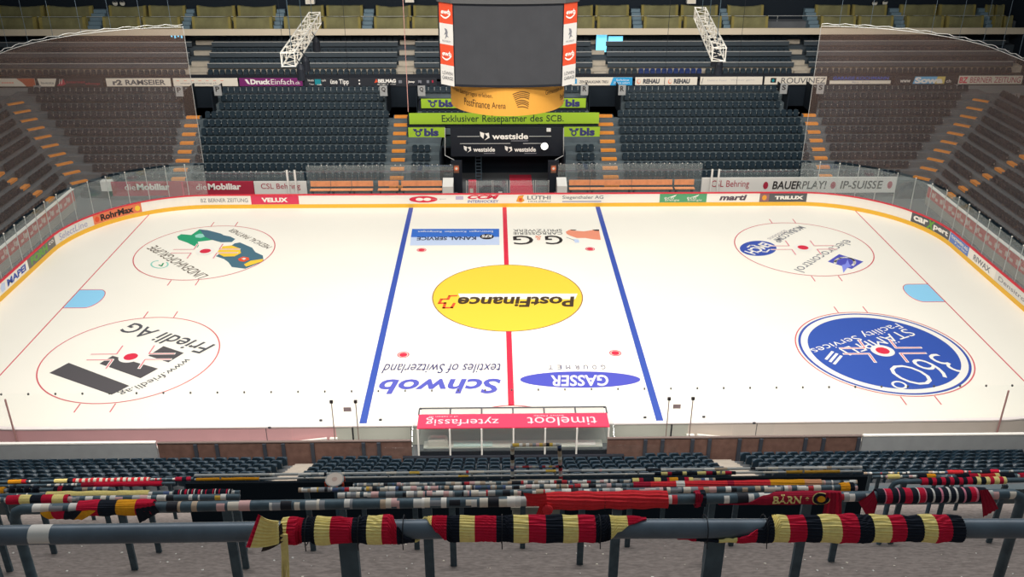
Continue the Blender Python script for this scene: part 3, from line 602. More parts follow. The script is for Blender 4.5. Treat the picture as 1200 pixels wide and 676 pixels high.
gsign('advertising_board', 'dark board with white letters on a blue and yellow box on the gallery front', 1048, 1121, 89.2, 98.6, DGREY, [('www', 1055, 1067, .2, .55, W), ('poly', [(1070, .05), (1096, .05), (1098, .95), (1072, .95)], mat('soft_blue', (110, 180, 220))), ('poly', [(1096, .05), (1107, .05), (1107.5, .95), (1098, .95)], mat('soft_gold', (224, 200, 110))), ('Sowa', 1072, 1105, .1, .88, W, 0, .05), ('ch', 1109, 1114.5, .2, .6, W)])
gsign('advertising_board', 'white board with red serif capitals at the far right of the gallery front', 1123.5, 1198, 88.8, 98.4, CREAM, [('BZ', 1124.5, 1134, .12, .86, RED, 0, .03), ('BERNER ZEITUNG', 1137, 1196, .15, .85, DRED, 0, .0)])

# ------------------------------------------------------------------ balcony with covered seats
BY = 30.4
zt, zb = at(600, 33.6, BY).z, at(600, 41, BY).z
mb = MB(); mb.box(-45, 45, BY, BY+.12, zb, zt, mat('balcony_cream', (206, 192, 168), .7)); mb.box(-45, 45, BY+.12, 36.6, zb+.1, zt-.35, CONCD)
mb.box(-45, 45, 32.2, 36.6, zt-.4, zt+.25, CONCD); mb.box(-45, 45, 33.5, 36.6, zt, zt+.5, BLACK2); tag(mb.build('balcony'), 'balcony slab with a pale front edge above the gallery', None, None, 'structure')
BST = [(-60, -10), (105, 122), (215, 226), (322, 333), (425, 438), (526, 540), (640, 655), (740, 752), (845, 854), (945, 958), (1045, 1058), (1150, 1160), (1210, 1240)]
sec = 0
for (p, q) in BST[1:-1]:
    a, b = at(p, 26, 32).x, at(q, 26, 32).x; m = MB()
    for k in range(6): m.box(a+.05, b-.05, 30.7+k*.45, 31.15+k*.45, zt-.35, zt-.1+.26*k, mat('steel_step', (104, 124, 134), .6))
    tag(m.build('balcony_steps'), 'blue-grey steps between covered seats on the balcony', None, None, 'structure')
covs = 0
for (p, q), (r, s) in zip(BST, BST[1:]):
    a, b = at(q, 26, 31.5).x+.1, at(r, 26, 31.5).x-.1
    if a < -44: a = -44
    if b > 44: b = 44
    if b-a < .8: continue
    for row in (0, 1):
        y = 31.0+1.75*row; z = zt-.34 if row == 0 else zt+.26; half = (a+b)/2
        for j, (c, d) in enumerate(((a, half-.12), (half+.12, b))):
            bare = (q == 854 and j == 1)
            if bare: continue
            rows = []; n = 14; sag = random.uniform(.03, .16)
            h0 = (at(600, 19.5, 31.04).z if row == 0 else at(600, 6.5, 32.79).z)-z
            top = lambda t: h0-sag*math.sin(PI*t)+random.uniform(-.015, .015)
            for i in range(n+1):
                t = i/n; x = c+(d-c)*t; tp = top(t)
                rows.append([(x, y-.16, z), (x, y-.1+random.uniform(-.02, .02), z+tp*.5), (x, y+.04, z+tp), (x, y+.3, z+tp+.03), (x, y+.42, z+tp*.5), (x, y+.45, z)])
            m = MB(); m.grid(rows, COVER, pick=lambda i, k: COVERY if i in (0, n-1) else COVER); m.poly(rows[0], COVERY); m.poly(rows[-1][::-1], COVERY)
            covs += 1
            o = m.build('seat_cover', smooth=False)
            tag(o, 'olive cover over the balcony seats, %s row, %s section counted from the left' % ('front' if row == 0 else 'back', ORD[(BST.index((p, q)))*2+j]), 'seat cover', 'olive covers over the balcony seats')
m = MB(); m.tube([(-44, 32.3, zt+.72), (44, 32.3, zt+.72)], .022, LSTEEL, 6)
for x in range(-44, 45, 4): m.tube([(x, 32.3, zt+.25), (x, 32.3, zt+.72)], .018, LSTEEL, 5)
tag(m.build('handrail'), 'thin grey handrail between the two covered rows of the balcony', 'handrail')
# lamps and boxes at the top edge
for u, v, lab in ((135, 3, 'left of the pair above the left balcony'), (143.5, 3, 'right of the pair above the left balcony'), (1025, 3, 'left of the pair above the right balcony'), (1037, 2.5, 'right of the pair above the right balcony')):
    c = at(u, v, 33.3); t = thing('hanging_spotlight', (c.x, 33.3, c.z), 'round pale spotlight, the %s' % lab, 'spotlight'); m = MB()
    m.tube([(c.x, 33.25, c.z-.05), (c.x, 33.34, c.z), (c.x, 33.57, c.z+.1)], [.2, .25, .12], BLACK, 16); m.build('housing', t); m = MB(); m.tube([(c.x, 33.225, c.z-.055), (c.x, 33.25, c.z-.05)], .22, LBULB, 16); m.build('lens', t)
    m = MB(); m.tube([(c.x, 33.5, c.z+.15), (c.x, 33.5, c.z+3)], .02, BLACK, 5); m.build('hanging_rod', t)
for u, v, lab in ((363.5, 1, 'left'), (810, .5, 'right'), (480, -1, 'middle left')):
    c = at(u, v, 33.2); t = thing('hanging_box', (c.x, 33.2, c.z), 'pale square box hanging at the top of the picture, the %s one' % lab, 'loudspeaker'); m = MB(); m.box(c.x-.38, c.x+.38, 33.0, 33.5, c.z-.25, c.z+.5, OFFW); m.build('housing', t)
    m = MB(); m.box(c.x-.33, c.x+.33, 32.985, 33.0, c.z-.2, c.z+.45, CREAM); m.build('grille', t); m = MB(); m.tube([(c.x, 33.25, c.z+.5), (c.x, 33.25, c.z+3)], .02, BLACK, 5); m.build('hanging_rod', t)
# lit screens under the balcony
for u0, u1, v0, v1, lab in ((699, 710.5, 40.5, 61, 'tall'), (713, 729.5, 42.5, 50.5, 'wide')):
    a, b = at(u0, v0, 31.35), at(u1, v1, 31.35); t = thing('wall_screen', ((a.x+b.x)/2, 31.35, b.z), '%s lit cyan screen in the gallery right of the scoreboard' % lab, 'screen')
    m = MB(); m.box(a.x-.05, b.x+.05, 31.37, 31.45, b.z-.05, a.z+.05, BLACK); m.build('bezel', t); m = MB(); m.box(a.x, b.x, 31.34, 31.37, b.z, a.z, CYAN); m.build('display', t)
a, b = at(200, 40.5, 31.35), at(214, 47, 31.35); t = thing('wall_screen', ((a.x+b.x)/2, 31.35, b.z), 'small screen with blue light in the gallery above the left outer doorway', 'screen')
m = MB(); m.box(a.x-.05, b.x+.05, 31.37, 31.45, b.z-.05, a.z+.05, BLACK); m.build('bezel', t); m = MB()
for i in range(4): m.box(a.x+.28*i, a.x+.28*i+.13, 31.34, 31.37, a.z-.2-.1*(i % 2), a.z-.02, CYAN)
m.build('display', t)
# ------------------------------------------------------------------ low walls behind the far boards with adverts
def lowsign(label, x0, x1, yt, yb, Y, bg, items, thick=.12):
    return gsign('banner_wall', label, x0, x1, yt, yb, bg, items, Y=Y, cat='banner wall', th=thick)
lowsign('long red low wall with white lettering twice, behind the far left boards', 131, 297.5, 213, 229.3, 16.9, DRED, [('die', 146.5, 159, .42, .85, W), ('Mobiliar', 160.5, 199, .42, .88, W, 0, .04), ('die', 230, 242.5, .42, .85, W), ('Mobiliar', 244, 283, .42, .88, W, 0, .04), ('poly', rc(213.5, 215, 0, 1), PINKRED)])
lowsign('short white block at the left end of the red low wall', 118, 130.6, 212.6, 224, 16.9, OFFW, None, .5)
lowsign('white low wall with red lettering left of the player bench', 298, 359.5, 212.7, 227.5, 16.9, OFFW, [('CSL Behring', 306, 352, .3, .85, DRED, 0, .0)])
lowsign('long white low wall with red and dark lettering behind the far right boards', 822, 1049.5, 208, 226, 16.9, OFFW, [('CSL Behring', 833.5, 877.5, .28, .84, DRED, 0, .0), ('poly', ell(897, .5, 3, .24), DRED), ('BAUERPLAY!', 905, 968, .25, .78, INK, .1, .02), ('poly', ell(976, .5, 3, .24), DRED), ('IP-SUISSE', 984.5, 1034, .25, .78, INK, .1, .02), ('poly', ell(1042.5, .5, 3, .24), DRED)])
for sx, lab in ((-1, 'left'), (1, 'right')):
    t = thing('banner_wall', (sx*31.8, 4, 0), 'long red banner wall with pale marks in front of the %s end stand' % lab, 'banner wall')
    m = MB(); m.box(min(sx*31.8, sx*31.95), max(sx*31.8, sx*31.95), -13, 15.3, 0, 1.45, mat('wall_beige', (170, 160, 150), .7)); m.build('wall', t)
    m = MB(); x = sx*31.79; m.box(min(x, x+sx*.02), max(x, x+sx*.02), -13, 15.2, .62, 1.42, mat('banner_dull', (206, 78, 70), .7)); bn = m.build('banner', t)
    m = MB(); m.box(min(sx*31.74, sx*32.0), max(sx*31.74, sx*32.0), -13, 15.35, 1.45, 1.5, W); m.build('cap', t)
    m = MB(); x = sx*31.775
    for k in range(20):
        y = 14.4-1.35*k
        for a, b, c, d in ((0, .35, .85, 1.2), (.4, .55, .95, 1.3), (.6, 1.0, .8, 1.0)):
            m.poly([(x, y-a, c), (x, y-b, c), (x, y-b, d), (x, y-a, d)], mat('mark_pale', (226, 190, 176)))
    m.build('marks', bn)

# ------------------------------------------------------------------ players' benches
def bench(x0, x1, lab):
    a, b = at(x0, 220, 16.5).x, at(x1, 220, 16.5).x; Y = 16.5; t = thing('player_bench', ((a+b)/2, Y, .15), lab, 'bench', 'wooden player benches'); zt = 1.5
    m = MB(); m.box(a, b, Y+.22, Y+.28, zt-.42, zt, WOODO); m.build('backrest', t)
    m = MB(); m.box(a, b, Y-.28, Y+.14, zt-.62, zt-.55, WOODO); m.build('seat', t)
    n = max(2, int((b-a)/1.6)+1)
    for i in range(n):
        x = a+.15+(b-a-.3)*i/(n-1); m = MB(); m.box(x-.03, x+.03, Y-.2, Y-.14, .15, zt-.62, DSTEEL); m.box(x-.03, x+.03, Y+.285, Y+.33, .15, zt-.06, DSTEEL); m.box(x-.03, x+.03, Y-.2, Y+.3, zt-.67, zt-.625, DSTEEL); m.build('leg', t)
m = MB(); m.box(-15, -3.6, 15.6, 17.9, -.02, .15, CONCD); m.box(3.9, 15, 15.6, 17.9, -.02, .15, CONCD); tag(m.build('bench_platform'), 'low platforms under the player benches', None, None, 'structure')
for i, (a, b) in enumerate(((363.5, 387), (387.6, 411.5), (412.2, 437), (443, 467), (470, 518))): bench(a, b, 'orange wooden bench in the left player box, %s from the left' % ORD[i])
for i, (a, b) in enumerate(((667, 691), (691.6, 740), (740.6, 788), (790.5, 813.5))): bench(a, b, 'orange wooden bench in the right player box, %s from the left' % ORD[i])
for x0, x1, lab in ((518.5, 531, 'left'), (653, 664.5, 'right')):
    a, b = at(x0, 220, 16.3).x, at(x1, 220, 16.3).x; m = MB(); m.box(a, b, 16.2, 16.32, 0, 1.2, OFFW); s = a if lab == 'left' else b
    m.hexa([(a, 16.32, 0), (b, 16.32, 0), (b, 17.4, 0), (a, 17.4, 0), (a, 16.32, 1.2), (b, 16.32, 1.2), (b, 17.4, 1.5), (a, 17.4, 1.5)], OFFW)
    tag(m.build('end_board'), 'white end panel at the tunnel side of the %s player box' % lab, 'panel')

# ------------------------------------------------------------------ centre block: green parapets, tunnel
YG = 22.45
def wing(c): return [('poly', ell(c, .4, 3.2, .3), NAVYT), ('poly', ell(c, .4, 1.7, .15), LIME), ('poly', [(c-6.2, .88), (c-2, .88), (c-1.2, .6), (c-4.5, .62)], NAVYT), ('poly', [(c+6.2, .88), (c+2, .88), (c+1.2, .6), (c+4.5, .62)], NAVYT)]
gsign('parapet_sign', 'lime board with blue lettering above the left side of the tunnel', 478.5, 521.5, 149.5, 161, LIME, [('bls', 497, 514, .12, .92, BLUE if False else NAVYT, 0, .05), *wing(490)], Y=YG, cat='sign')
gsign('parapet_sign', 'lime board with blue lettering above the right side of the tunnel', 660.5, 703, 148.8, 160.5, LIME, [('bls', 679.5, 697, .12, .92, NAVYT, 0, .05), *wing(672.5)], Y=YG, cat='sign')
gsign('parapet_sign', 'long lime board with dark lettering across the centre block', 479.5, 702, 132.3, 145.2, LIME, [('Exklusiver', 517.5, 561, .2, .82, mat('green_ink', (52, 70, 48)), 0, .01), ('Reisepartner', 565, 617, .0, .82, mat('green_ink', (52, 70, 48)), 0, .01), ('des', 621, 636, .2, .82, mat('green_ink', (52, 70, 48)), 0, .01), ('SCB.', 640, 660.5, .2, .8, mat('green_ink', (52, 70, 48)), 0, .01)], Y=23.25, cat='sign')
bl = lambda u: [('bls', u+13, u+30, .1, .9, NAVYT, 0, .05), *wing(u+6)]
gsign('parapet_sign', 'topmost lime board with blue lettering, half hidden by the orange ring of the scoreboard', 493.5, 686.5, 115.5, 126.5, LIME, bl(501)+bl(649.5), Y=24.9, cat='sign')
m = MB()
m.box(-7.75, 7.7, 23.35, 24.05, 3.1, 4.62, BLACK); m.box(-6.9, 6.9, 25.0, 25.9, 4.6, 5.5, BLACK); m.box(-7.7, -4.7, 22.55, 23.3, 3.0, 3.95, BLACK); m.box(4.9, 7.7, 22.55, 23.3, 3.0, 3.95, BLACK)
tag(m.build('parapet_wall'), 'dark parapet walls behind the lime boards', None, None, 'structure')
# tunnel
m = MB()
m.box(TUN[0], TUN[0]+.12, 18.4, 23.2, 0, 3.15, BLACK2); m.box(TUN[1]-.12, TUN[1], 18.4, 23.2, 0, 3.15, BLACK2); m.box(TUN[0], TUN[1], 23.0, 23.2, 0, 3.15, BLACK2); m.box(TUN[0], TUN[1], 20.2, 23.2, 3.0, 3.15, BLACK2)
tag(m.build('wall_tunnel'), 'black walls of the players tunnel', None, None, 'structure')
f = thing('tunnel_fascia', (0, 20, 2.3), 'black fascia with three white logos over the players tunnel', 'sign'); m = MB()
a, b = at(528, 165, 20), at(659.5, 165, 20); zt, zb = at(595, 150, 20).z, at(595, 183, 20).z
m.box(a.x, b.x, 20, 20.15, zb, zt, BLACK); m.build('panel', f)
def wlogo(m, u0, v0, u1, v1, Y):
    """white disc-shaped leaf emblem and lower-case word"""
    A, B = at(u0, v1, Y), at(u1, v0, Y); w, h = B.x-A.x, B.z-A.z; e = h*1.25
    m.poly([(A.x, Y-.01, A.z+h*1.05), (A.x+e*.45, Y-.01, A.z+h*.85), (A.x+e*.35, Y-.01, A.z+h*.1), (A.x+e*.05, Y-.01, A.z+h*.45)], W)
    m.poly([(A.x+e*.5, Y-.01, A.z+h*.8), (A.x+e*.92, Y-.01, A.z+h*.9), (A.x+e*1.0, Y-.01, A.z+h*.25), (A.x+e*.45, Y-.01, A.z-h*.12), (A.x+e*.8, Y-.01, A.z+h*.35)], W)
    m.text('westside', boxfn((A.x+e*1.25, Y-.012, A.z+h*.02), (w-e*1.25, 0, 0), (0, 0, h*.8)), W, 0, .03)
for q in ((562.5, 154.5, 619, 163.5), (543.5, 171, 580, 178), (591.5, 171, 628, 178)): m = MB(); wlogo(m, *q, 20); m.build('lettering', f)
m = MB()
for u0, u1, v in ((599, 619, 165), (567, 580, 179.6), (614.5, 628.5, 179.6)): A, B = at(u0, v, 20), at(u1, v, 20); m.box(A.x, B.x, 19.985, 19.995, A.z-.03, A.z+.03, MIDINK)
m.build('underline', f)
m = MB()
for u0, u1, v in ((536, 562, 159.8), (620, 646, 159.6), (539, 598, 168.2), (613, 640, 168)): A, B = at(u0, v, 20), at(u1, v, 20); m.box(A.x, B.x, 19.95, 19.999, A.z-.02, A.z+.02, LSTEEL)
m.build('trim_strip', f)
for sx, pts in ((-1, ((521.5, 150), (521.5, 182), (538, 190.5))), (1, ((660.5, 150), (660.5, 182), (645, 190.5)))):
    m = MB(); P = [at(u, v, 18.9) for u, v in pts]; m.tube(P, .035, LSTEEL, 6, True)
    tag(m.build('tunnel_rail'), 'white bent rail on the %s side of the players tunnel' % ('left' if sx < 0 else 'right'), 'handrail')
    A = at(535 if sx < 0 else 648.5, 197, 18.2); t = thing('tunnel_pillar', (A.x, 18.2, 0), 'black pillar with a round orange badge on the %s of the tunnel' % ('left' if sx < 0 else 'right'), 'pillar'); m = MB()
    m.box(A.x-.42, A.x+.42, 17.98, 18.36, -.02, A.z+.6, BLACK); m.build('pillar', t); m = MB(); m.box(A.x-.2, A.x+.2, 17.965, 17.979, A.z-.3, A.z+.3, mat('badge_brown', (130, 90, 70))); m.tube([(A.x, 17.96, A.z+.05), (A.x, 17.94, A.z+.05)], .2, mat('badge_orange', (214, 110, 70)), 16); m.tube([(A.x, 17.94, A.z+.05), (A.x, 17.935, A.z+.05)], .1, CREAM, 12); m.build('badge', t)
A = at(638, 171, 19.3); t = thing('flood_lamp', (A.x, 19.3, A.z), 'glowing round white lamp beside the tunnel lettering', 'lamp'); m = MB(); m.tube([(A.x, 19.2, A.z), (A.x, 19.24, A.z)], .28, LAMPW, 24); m.build('lens', t); m = MB(); m.tube([(A.x, 19.25, A.z), (A.x, 19.7, A.z)], [.3, .16], BLACK, 16); m.tube([(A.x, 19.7, A.z), (A.x, 19.9, A.z)], .03, BLACK, 6); m.build('hanging_bracket', t)
A = at(643, 152.5, 19.8); m = MB(); m.box(A.x-.16, A.x+.16, 19.8, 19.99, A.z-.12, A.z+.12, OFFW); tag(m.build('wall_box'), 'small white box on the tunnel fascia, above the glowing lamp', 'box')
t = thing('ladder', (-2.35, 21, 0), 'grey ladder standing in the dark tunnel', 'ladder'); A, B = at(557.5, 196, 21), at(564, 196, 21)
for x in (A.x, B.x): m = MB(); m.box(x-.03, x+.03, 21, 21.06, -.02, 2.2, DSTEEL); m.build('stile', t)
for k in range(8): m = MB(); m.box(A.x+.035, B.x-.035, 21.0, 21.05, .1+.27*k, .15+.27*k, STEEL); m.build('rung', t)
m = MB(); A, B = at(598, 215, 18), at(625, 215, 18); m.box(A.x, B.x, 16.0, 22.4, -.02, .02, CARPET); tag(m.build('carpet'), 'red carpet leading into the tunnel', 'carpet')
t = thing('red_box', (-3.0, 16.6, 0), 'red box with a small white mark beside the tunnel gate', 'box'); A, B = at(549, 215, 16.6), at(558, 215, 16.6); m = MB(); m.box(A.x, B.x, 16.5, 16.9, -.02, 1.5, CARPET); m.build('body', t); m = MB(); m.box(A.x+.1, A.x+.35, 16.485, 16.5, .6, .95, CREAM); m.build('mark', t)
t = thing('machine_case', (-1.6, 17.6, 0), 'grey case with a white label in the tunnel mouth', 'case'); A, B = at(562, 215, 17.6), at(590, 215, 17.6); m = MB(); m.box(A.x, B.x, 17.3, 17.9, -.02, .5, TARP); m.hexa([(A.x+.1, 17.35, .5), (B.x-.1, 17.35, .5), (B.x-.1, 17.85, .5), (A.x+.1, 17.85, .5), (A.x+.4, 17.45, .8), (B.x-.4, 17.45, .8), (B.x-.4, 17.75, .8), (A.x+.4, 17.75, .8)], TARP); m.build('body', t); m = MB(); m.box(B.x-.4, B.x-.1, 17.285, 17.3, .15, .4, W); m.build('label_plate', t)
def pane(name, label, x0, x1, Y, z0, z1, cat='glass panel', group=None, posts=True, GL=None, clips=False):
    t = thing(name, ((x0+x1)/2, Y, z0), label, cat, group); m = MB(); m.box(x0+.012, x1-.012, Y-.006, Y+.006, z0, z1, GL or GLASSF); m.build('pane', t)
    if posts:
        for x in (x0+.03, x1-.03): m = MB(); m.box(x-.02, x+.02, Y-.03, Y-.012, z0, z1+.02, LSTEEL); m.build('post', t)
    if clips:
        for x in (x0+.2, x1-.2): m = MB(); m.box(x-.03, x+.03, Y-.03, Y+.03, z1-.03, z1+.03, OFFW); m.build('clip', t)
    return t
for i, (a, b) in enumerate(((546, 559), (559.5, 577), (577.5, 595), (597, 626), (627, 643.5))):
    A, B = at(a, 220, 15.9), at(b, 220, 15.9); pane('gate_glass', 'glass gate pane in front of the tunnel, %s from the left' % ORD[i], A.x, B.x, 15.9, 0, at(595, 211.5, 15.9).z, 'glass gate', 'glass gates of the tunnel')
# tall glass behind the benches, low glass in front of the first rows
def glassrow(u0, u1, vtop, Y, n, z0, lab, clips=True, GL=None, posts=False):
    A, B = at(u0, vtop, Y), at(u1, vtop, Y)
    for i in range(n):
        x0, x1 = A.x+(B.x-A.x)*i/n, A.x+(B.x-A.x)*(i+1)/n; z1 = at((u0+u1)/2, vtop, Y).z
        pane('glass_screen', '%s, %s from the left' % (lab, ORD[i]), x0, x1, Y, z0, z1, 'glass panel', lab, posts=posts, clips=clips, GL=GL)
glassrow(358, 531, 193.5, 17.7, 8, .15, 'clear pane behind the left player benches')
glassrow(654, 824, 191.5, 17.7, 8, .15, 'clear pane behind the right player benches')
glassrow(238, 356, 201, 17.5, 6, 0, 'low pane between the left benches and the net')
glassrow(842, 937, 199, 17.5, 5, 0, 'low pane between the right benches and the net')
for u, v in ((336, 201), (345, 201), (835, 200), (843, 200)):
    A = at(u, v, 16.4); m = MB(); m.box(A.x-.07, A.x+.07, 16.4, 16.5, 0, A.z+.1, OFFW); tag(m.build('gate_post'), 'white gate post at the %s end of the player boxes, %s one' % (('left', 'outer') if u == 336 else ('left', 'inner') if u == 345 else ('right', 'inner') if u == 835 else ('right', 'outer')), 'post')
# ------------------------------------------------------------------ glass on the end boards, and the nets above
S_NL = sfar(-21.9); S_NRt = sfar(21.9); HG = 3.35
def curved_glass(s0, s1, n, lab, rev=False, z1=HG):
    for i in range(n):
        a, b = s0+(s1-s0)*i/n, s0+(s1-s0)*(i+1)/n; pa, na = path(a, .07); pb, nb = path(b, .07); mid = (pa+pb)/2
        t = thing('rink_glass', (mid.x, mid.y, 1.06), '%s, %s from the net corner' % (lab, ORD[n-1-i if not rev else i]), 'glass panel', lab)
        d = (pb-pa).normalized(); nn = Vector((-d.y, d.x, 0)); q = [pa+d*.015-nn*.006, pb-d*.015-nn*.006, pb-d*.015+nn*.006, pa+d*.015+nn*.006]
        m = MB(); m.hexa([(p.x, p.y, 1.06) for p in q]+[(p.x, p.y, z1) for p in q], GLASSF); m.build('pane', t)
        e = pa if not rev else pb; m = MB(); e2 = e+nn*.045
        m.tube([(e2.x, e2.y, 1.06), (e2.x, e2.y, z1+.03)], .028, LSTEEL, 6); m.build('post', t)
        m = MB(); m.box(e2.x-.035, e2.x+.035, e2.y-.035, e2.y+.035, z1+.03, z1+.09, W); m.build('post_cap', t)
curved_glass(2.0, S_NL, 18, 'tall pane on the left end boards')
curved_glass(S_NRt, TOT-SEGL[6]-2*ARC-SEGL[4]+SEGL[4]-2.0, 18, 'tall pane on the right end boards', True)
def net(s0, s1, edge, lab):
    n = 60; t = thing('hanging_net', (path(edge, .1)[0].x, 15, HG), 'brownish protective net hanging behind the %s goal' % lab, 'net'); m = MB()
    rows = []
    for k in range(n+1):
        p, nn = path(s0+(s1-s0)*k/n, .1); rows.append([(p.x+nn.x*.05*math.sin(z*1.3+k*.5), p.y+nn.y*.05*math.sin(z*1.3+k*.5), z) for z in (HG+.16, 6, 8.5, 11, 13.15)])
    m.grid(rows, NET); m.build('mesh', t, smooth=True)
    for dz in (0, .14):
        m = MB(); m.tube([path(s0+(s1-s0)*k/n, .1)[0]+Vector((0, 0, 13.15+dz+(.0 if dz == 0 else .05*math.sin(k*1.9)))) for k in range(n+1)], .019, LSTEEL, 5); m.build('top_rope', t)
    e = path(edge, .1)[0]; m = MB(); m.tube([(e.x, e.y, HG+.16), (e.x, e.y, 13.2)], .018, LSTEEL, 5); m.build('edge_rope', t)
    for k in range(3, n, 5):
        p = path(s0+(s1-s0)*k/n, .1)[0]; m = MB(); m.tube([(p.x, p.y, 13.2), (p.x, p.y, 21)], .013, STEEL, 5); m.build('hanging_cord', t)
net(3.5, S_NL, S_NL, 'left'); net(S_NRt, S_NRt+ARC+11, S_NRt, 'right')

# ------------------------------------------------------------------ near glass
HN = 2.83
kN = 0
xs = [-23.4+1.17*i for i in range(41)]
for i, (a, b) in enumerate(zip(xs, xs[1:])):
    if b > -4.2 and a < 4.2 and False: continue
    t = thing('rink_glass', ((a+b)/2, -15.07, 1.06), 'clear pane on the near boards, %s from the left edge' % ORD[i], 'glass panel', 'clear panes on the near boards')
    m = MB(); m.box(a+.006, b-.006, -15.076, -15.064, 1.06, HN, GLASS); m.build('pane', t); m = MB(); m.box(b-.07, b-.008, -15.1, -15.04, HN-.05, HN+.03, mat('clip_grey', (92, 92, 88))); m.build('clip', t)
for u, lab in ((5, 'left'), (1180, 'right')):
    A = at(u, 463, -15.3); m = MB(); m.box(A.x-.028, A.x+.028, -15.36, -15.3, -.02, HN-.1, mat('post_rose', (186, 140, 134))); tag(m.build('glass_post'), 'rosy steel post at the %s end of the near glass' % lab, 'post')
    if lab == 'right':
        A = at(1185, 438, -13.9)
# team door posts, plates and low panes on the camera side
for sx, lab in ((-1, 'left'), (1, 'right')):
    for dx, w in ((7.9, 'outer'), (6.85, 'inner')):
        x = sx*dx; t = thing('door_post', (x, -15.5, 0), 'thin post with a dark top beside the %s team door, %s of the two' % (lab, w), 'post'); m = MB(); m.box(x-.02, x+.02, -15.52, -15.48, -.02, 2.55, mat('post_brown', (150, 130, 120))); m.build('post', t); m = MB(); m.box(x-.07, x+.07, -15.55, -15.45, 2.5, 2.62, INK); m.build('cap', t)
    x = sx*7.3; t = thing('door_plate', (x, -15.5, 1.8), 'small grey sign plate hung on the glass at the %s team door' % lab, 'sign'); m = MB(); m.box(x-.17, x+.17, -15.17, -15.15, 1.83, 2.05, mat('plate_mauve', (160, 140, 140))); m.build('plate', t); m = MB(); m.box(x-.02, x+.02, -15.15, -15.077, 1.96, 2.0, GREYINK); m.build('hanging_hook', t)
    for i, (a, b) in enumerate(((4.5, 7.0), (7.05, 9.6), (9.65, 11.5))):
        x0, x1 = sorted((sx*a, sx*b)); t = pane('door_glass', 'low glass pane behind the %s team door, %s from the booth' % (lab, ORD[i]), x0, x1, -16.0, .025, 1.95 if i < 2 else 1.6, 'glass panel', None, posts=False, GL=GLASS)
        m = MB(); m.box((x0+x1)/2-.06, (x0+x1)/2+.06, -16.03, -15.97, 1.9 if i < 2 else 1.55, 1.98 if i < 2 else 1.63, GREYINK); m.build('clip', t)

# ------------------------------------------------------------------ scorers' booth
t = thing('scorers_booth', (0, -16.1, 0), 'glazed booth with a red lettered roof behind the near boards', 'booth'); xw = 4.1; y0, y1 = -15.35, -16.9; zr = 2.05
m = MB(); m.box(-xw, xw, y1, y0-.5, zr, zr+.05, PINKRED); rf = m.build('roof', t); rf['label'] = 'red roof with pale lettering'
m = MB(); m.box(-xw+.1, xw-.1, y0-.5, y0, zr+.01, zr+.03, sheer('roof_glass', (216, 210, 200), .55, .03)); m.build('roof_pane', t)
rt = lambda x0, x1, ya, yb: boxfn((x0, ya, zr+.055), (x1-x0, 0, 0), (0, yb-ya, 0))
m = MB(); m.text('zyterfassig', rt(-.62, -3.75, -16.1, -16.75), mat('roof_text', (244, 196, 200))); m.build('lettering', rf); m = MB(); m.text('timeloot', rt(3.6, .6, -16.15, -16.8), mat('roof_text', (244, 196, 200))); m.text('uf u naben da', rt(-2.4, -3.65, -16.0, -16.1), mat('roof_text', (244, 196, 200)))
m.text('Swiss Made', rt(2.2, .9, -16.0, -16.1), mat('roof_text', (244, 196, 200))); m.build('lettering', rf)
m = MB(); m.box(-xw, xw, y0-.04, y0+.02, zr-.02, zr+.06, GREYINK)
for k in range(7): x = -xw+2*xw*k/6; m.box(x-.03, x+.03, y0-.5, y0-.04, zr-.0, zr+.06, GREYINK)
m.build('roof_frame', t)
for k in range(7):
    x = -xw+.03+(2*xw-.06)*k/6; m = MB(); m.box(x-.035, x+.035, y1-.03, y1+.03, .025, zr, W); m.build('post', t)
    if k < 6: m = MB(); m.box(x+.04, x+(2*xw-.06)/6-.04, y1-.005, y1+.005, .9, zr-.01, GLASSF); m.build('window_pane', t)
m = MB(); m.box(-xw+.05, xw-.05, y1+.01, y1+.08, .025, .9, BLACK); m.build('back_panel', t)
m = MB(); m.box(-xw+.2, xw-.2, -16.5, -16.0, .75, .8, GRYG); m.box(-xw+.2, -xw+.3, -16.5, -16.0, .025, .75, GREYINK); m.box(xw-.3, xw-.2, -16.5, -16.0, .025, .75, GREYINK); m.build('desk', t)
for sx in (-1, 1):
    m = MB(); m.box(sx*xw-.01, sx*xw+.01, y1, y0, .9, zr, GLASSF); m.build('side_pane', t)
    m = MB(); m.hexa([(sx*4.35-.02, -16.9, .6), (sx*4.35+.02, -16.9, .6), (sx*4.35+.02, -15.3, .6), (sx*4.35-.02, -15.3, .6), (sx*4.35-.02, -16.9, 1.2), (sx*4.35+.02, -16.9, 1.2), (sx*4.35+.02, -15.3, 2.55), (sx*4.35-.02, -15.3, 2.55)], GLASSF); m.build('side_pane', t)
for x0, x1, m_, lab in ((-3.7, -2.85, CREAM, 'beige carton on the desk of the glazed booth'), (-2.6, -.9, mat('aqua_paper', (190, 214, 204)), 'flat pale green folder on the desk of the glazed booth'), (2.7, 3.6, OFFW, 'white paper on the right of the booth desk')):
    m = MB(); y = -16.3; h = .3 if m_ is CREAM else .04; m.box(x0, x1, y-.16, y+.16, .81, .81+h, m_)
    if m_ is CREAM: m.hexa([(x0, y-.16, .81+h), (x1, y-.16, .81+h), (x1, y+.16, .81+h), (x0, y+.16, .81+h), (x0+.12, y-.1, .95+h), (x1-.12, y-.1, .95+h), (x1-.12, y+.1, .95+h), (x0+.12, y+.1, .95+h)], m_)
    tag(m.build('carton' if m_ is CREAM else 'paper'), lab, 'carton' if m_ is CREAM else 'paper')
for i in range(6):
    a = -7.0+14*i/6; pane('parapet_glass', 'low clear pane in front of the near seats, %s from the left' % ORD[i], a, a+14/6, -17.3, 0, 1.4, 'glass panel', None, posts=False, GL=GLASS)
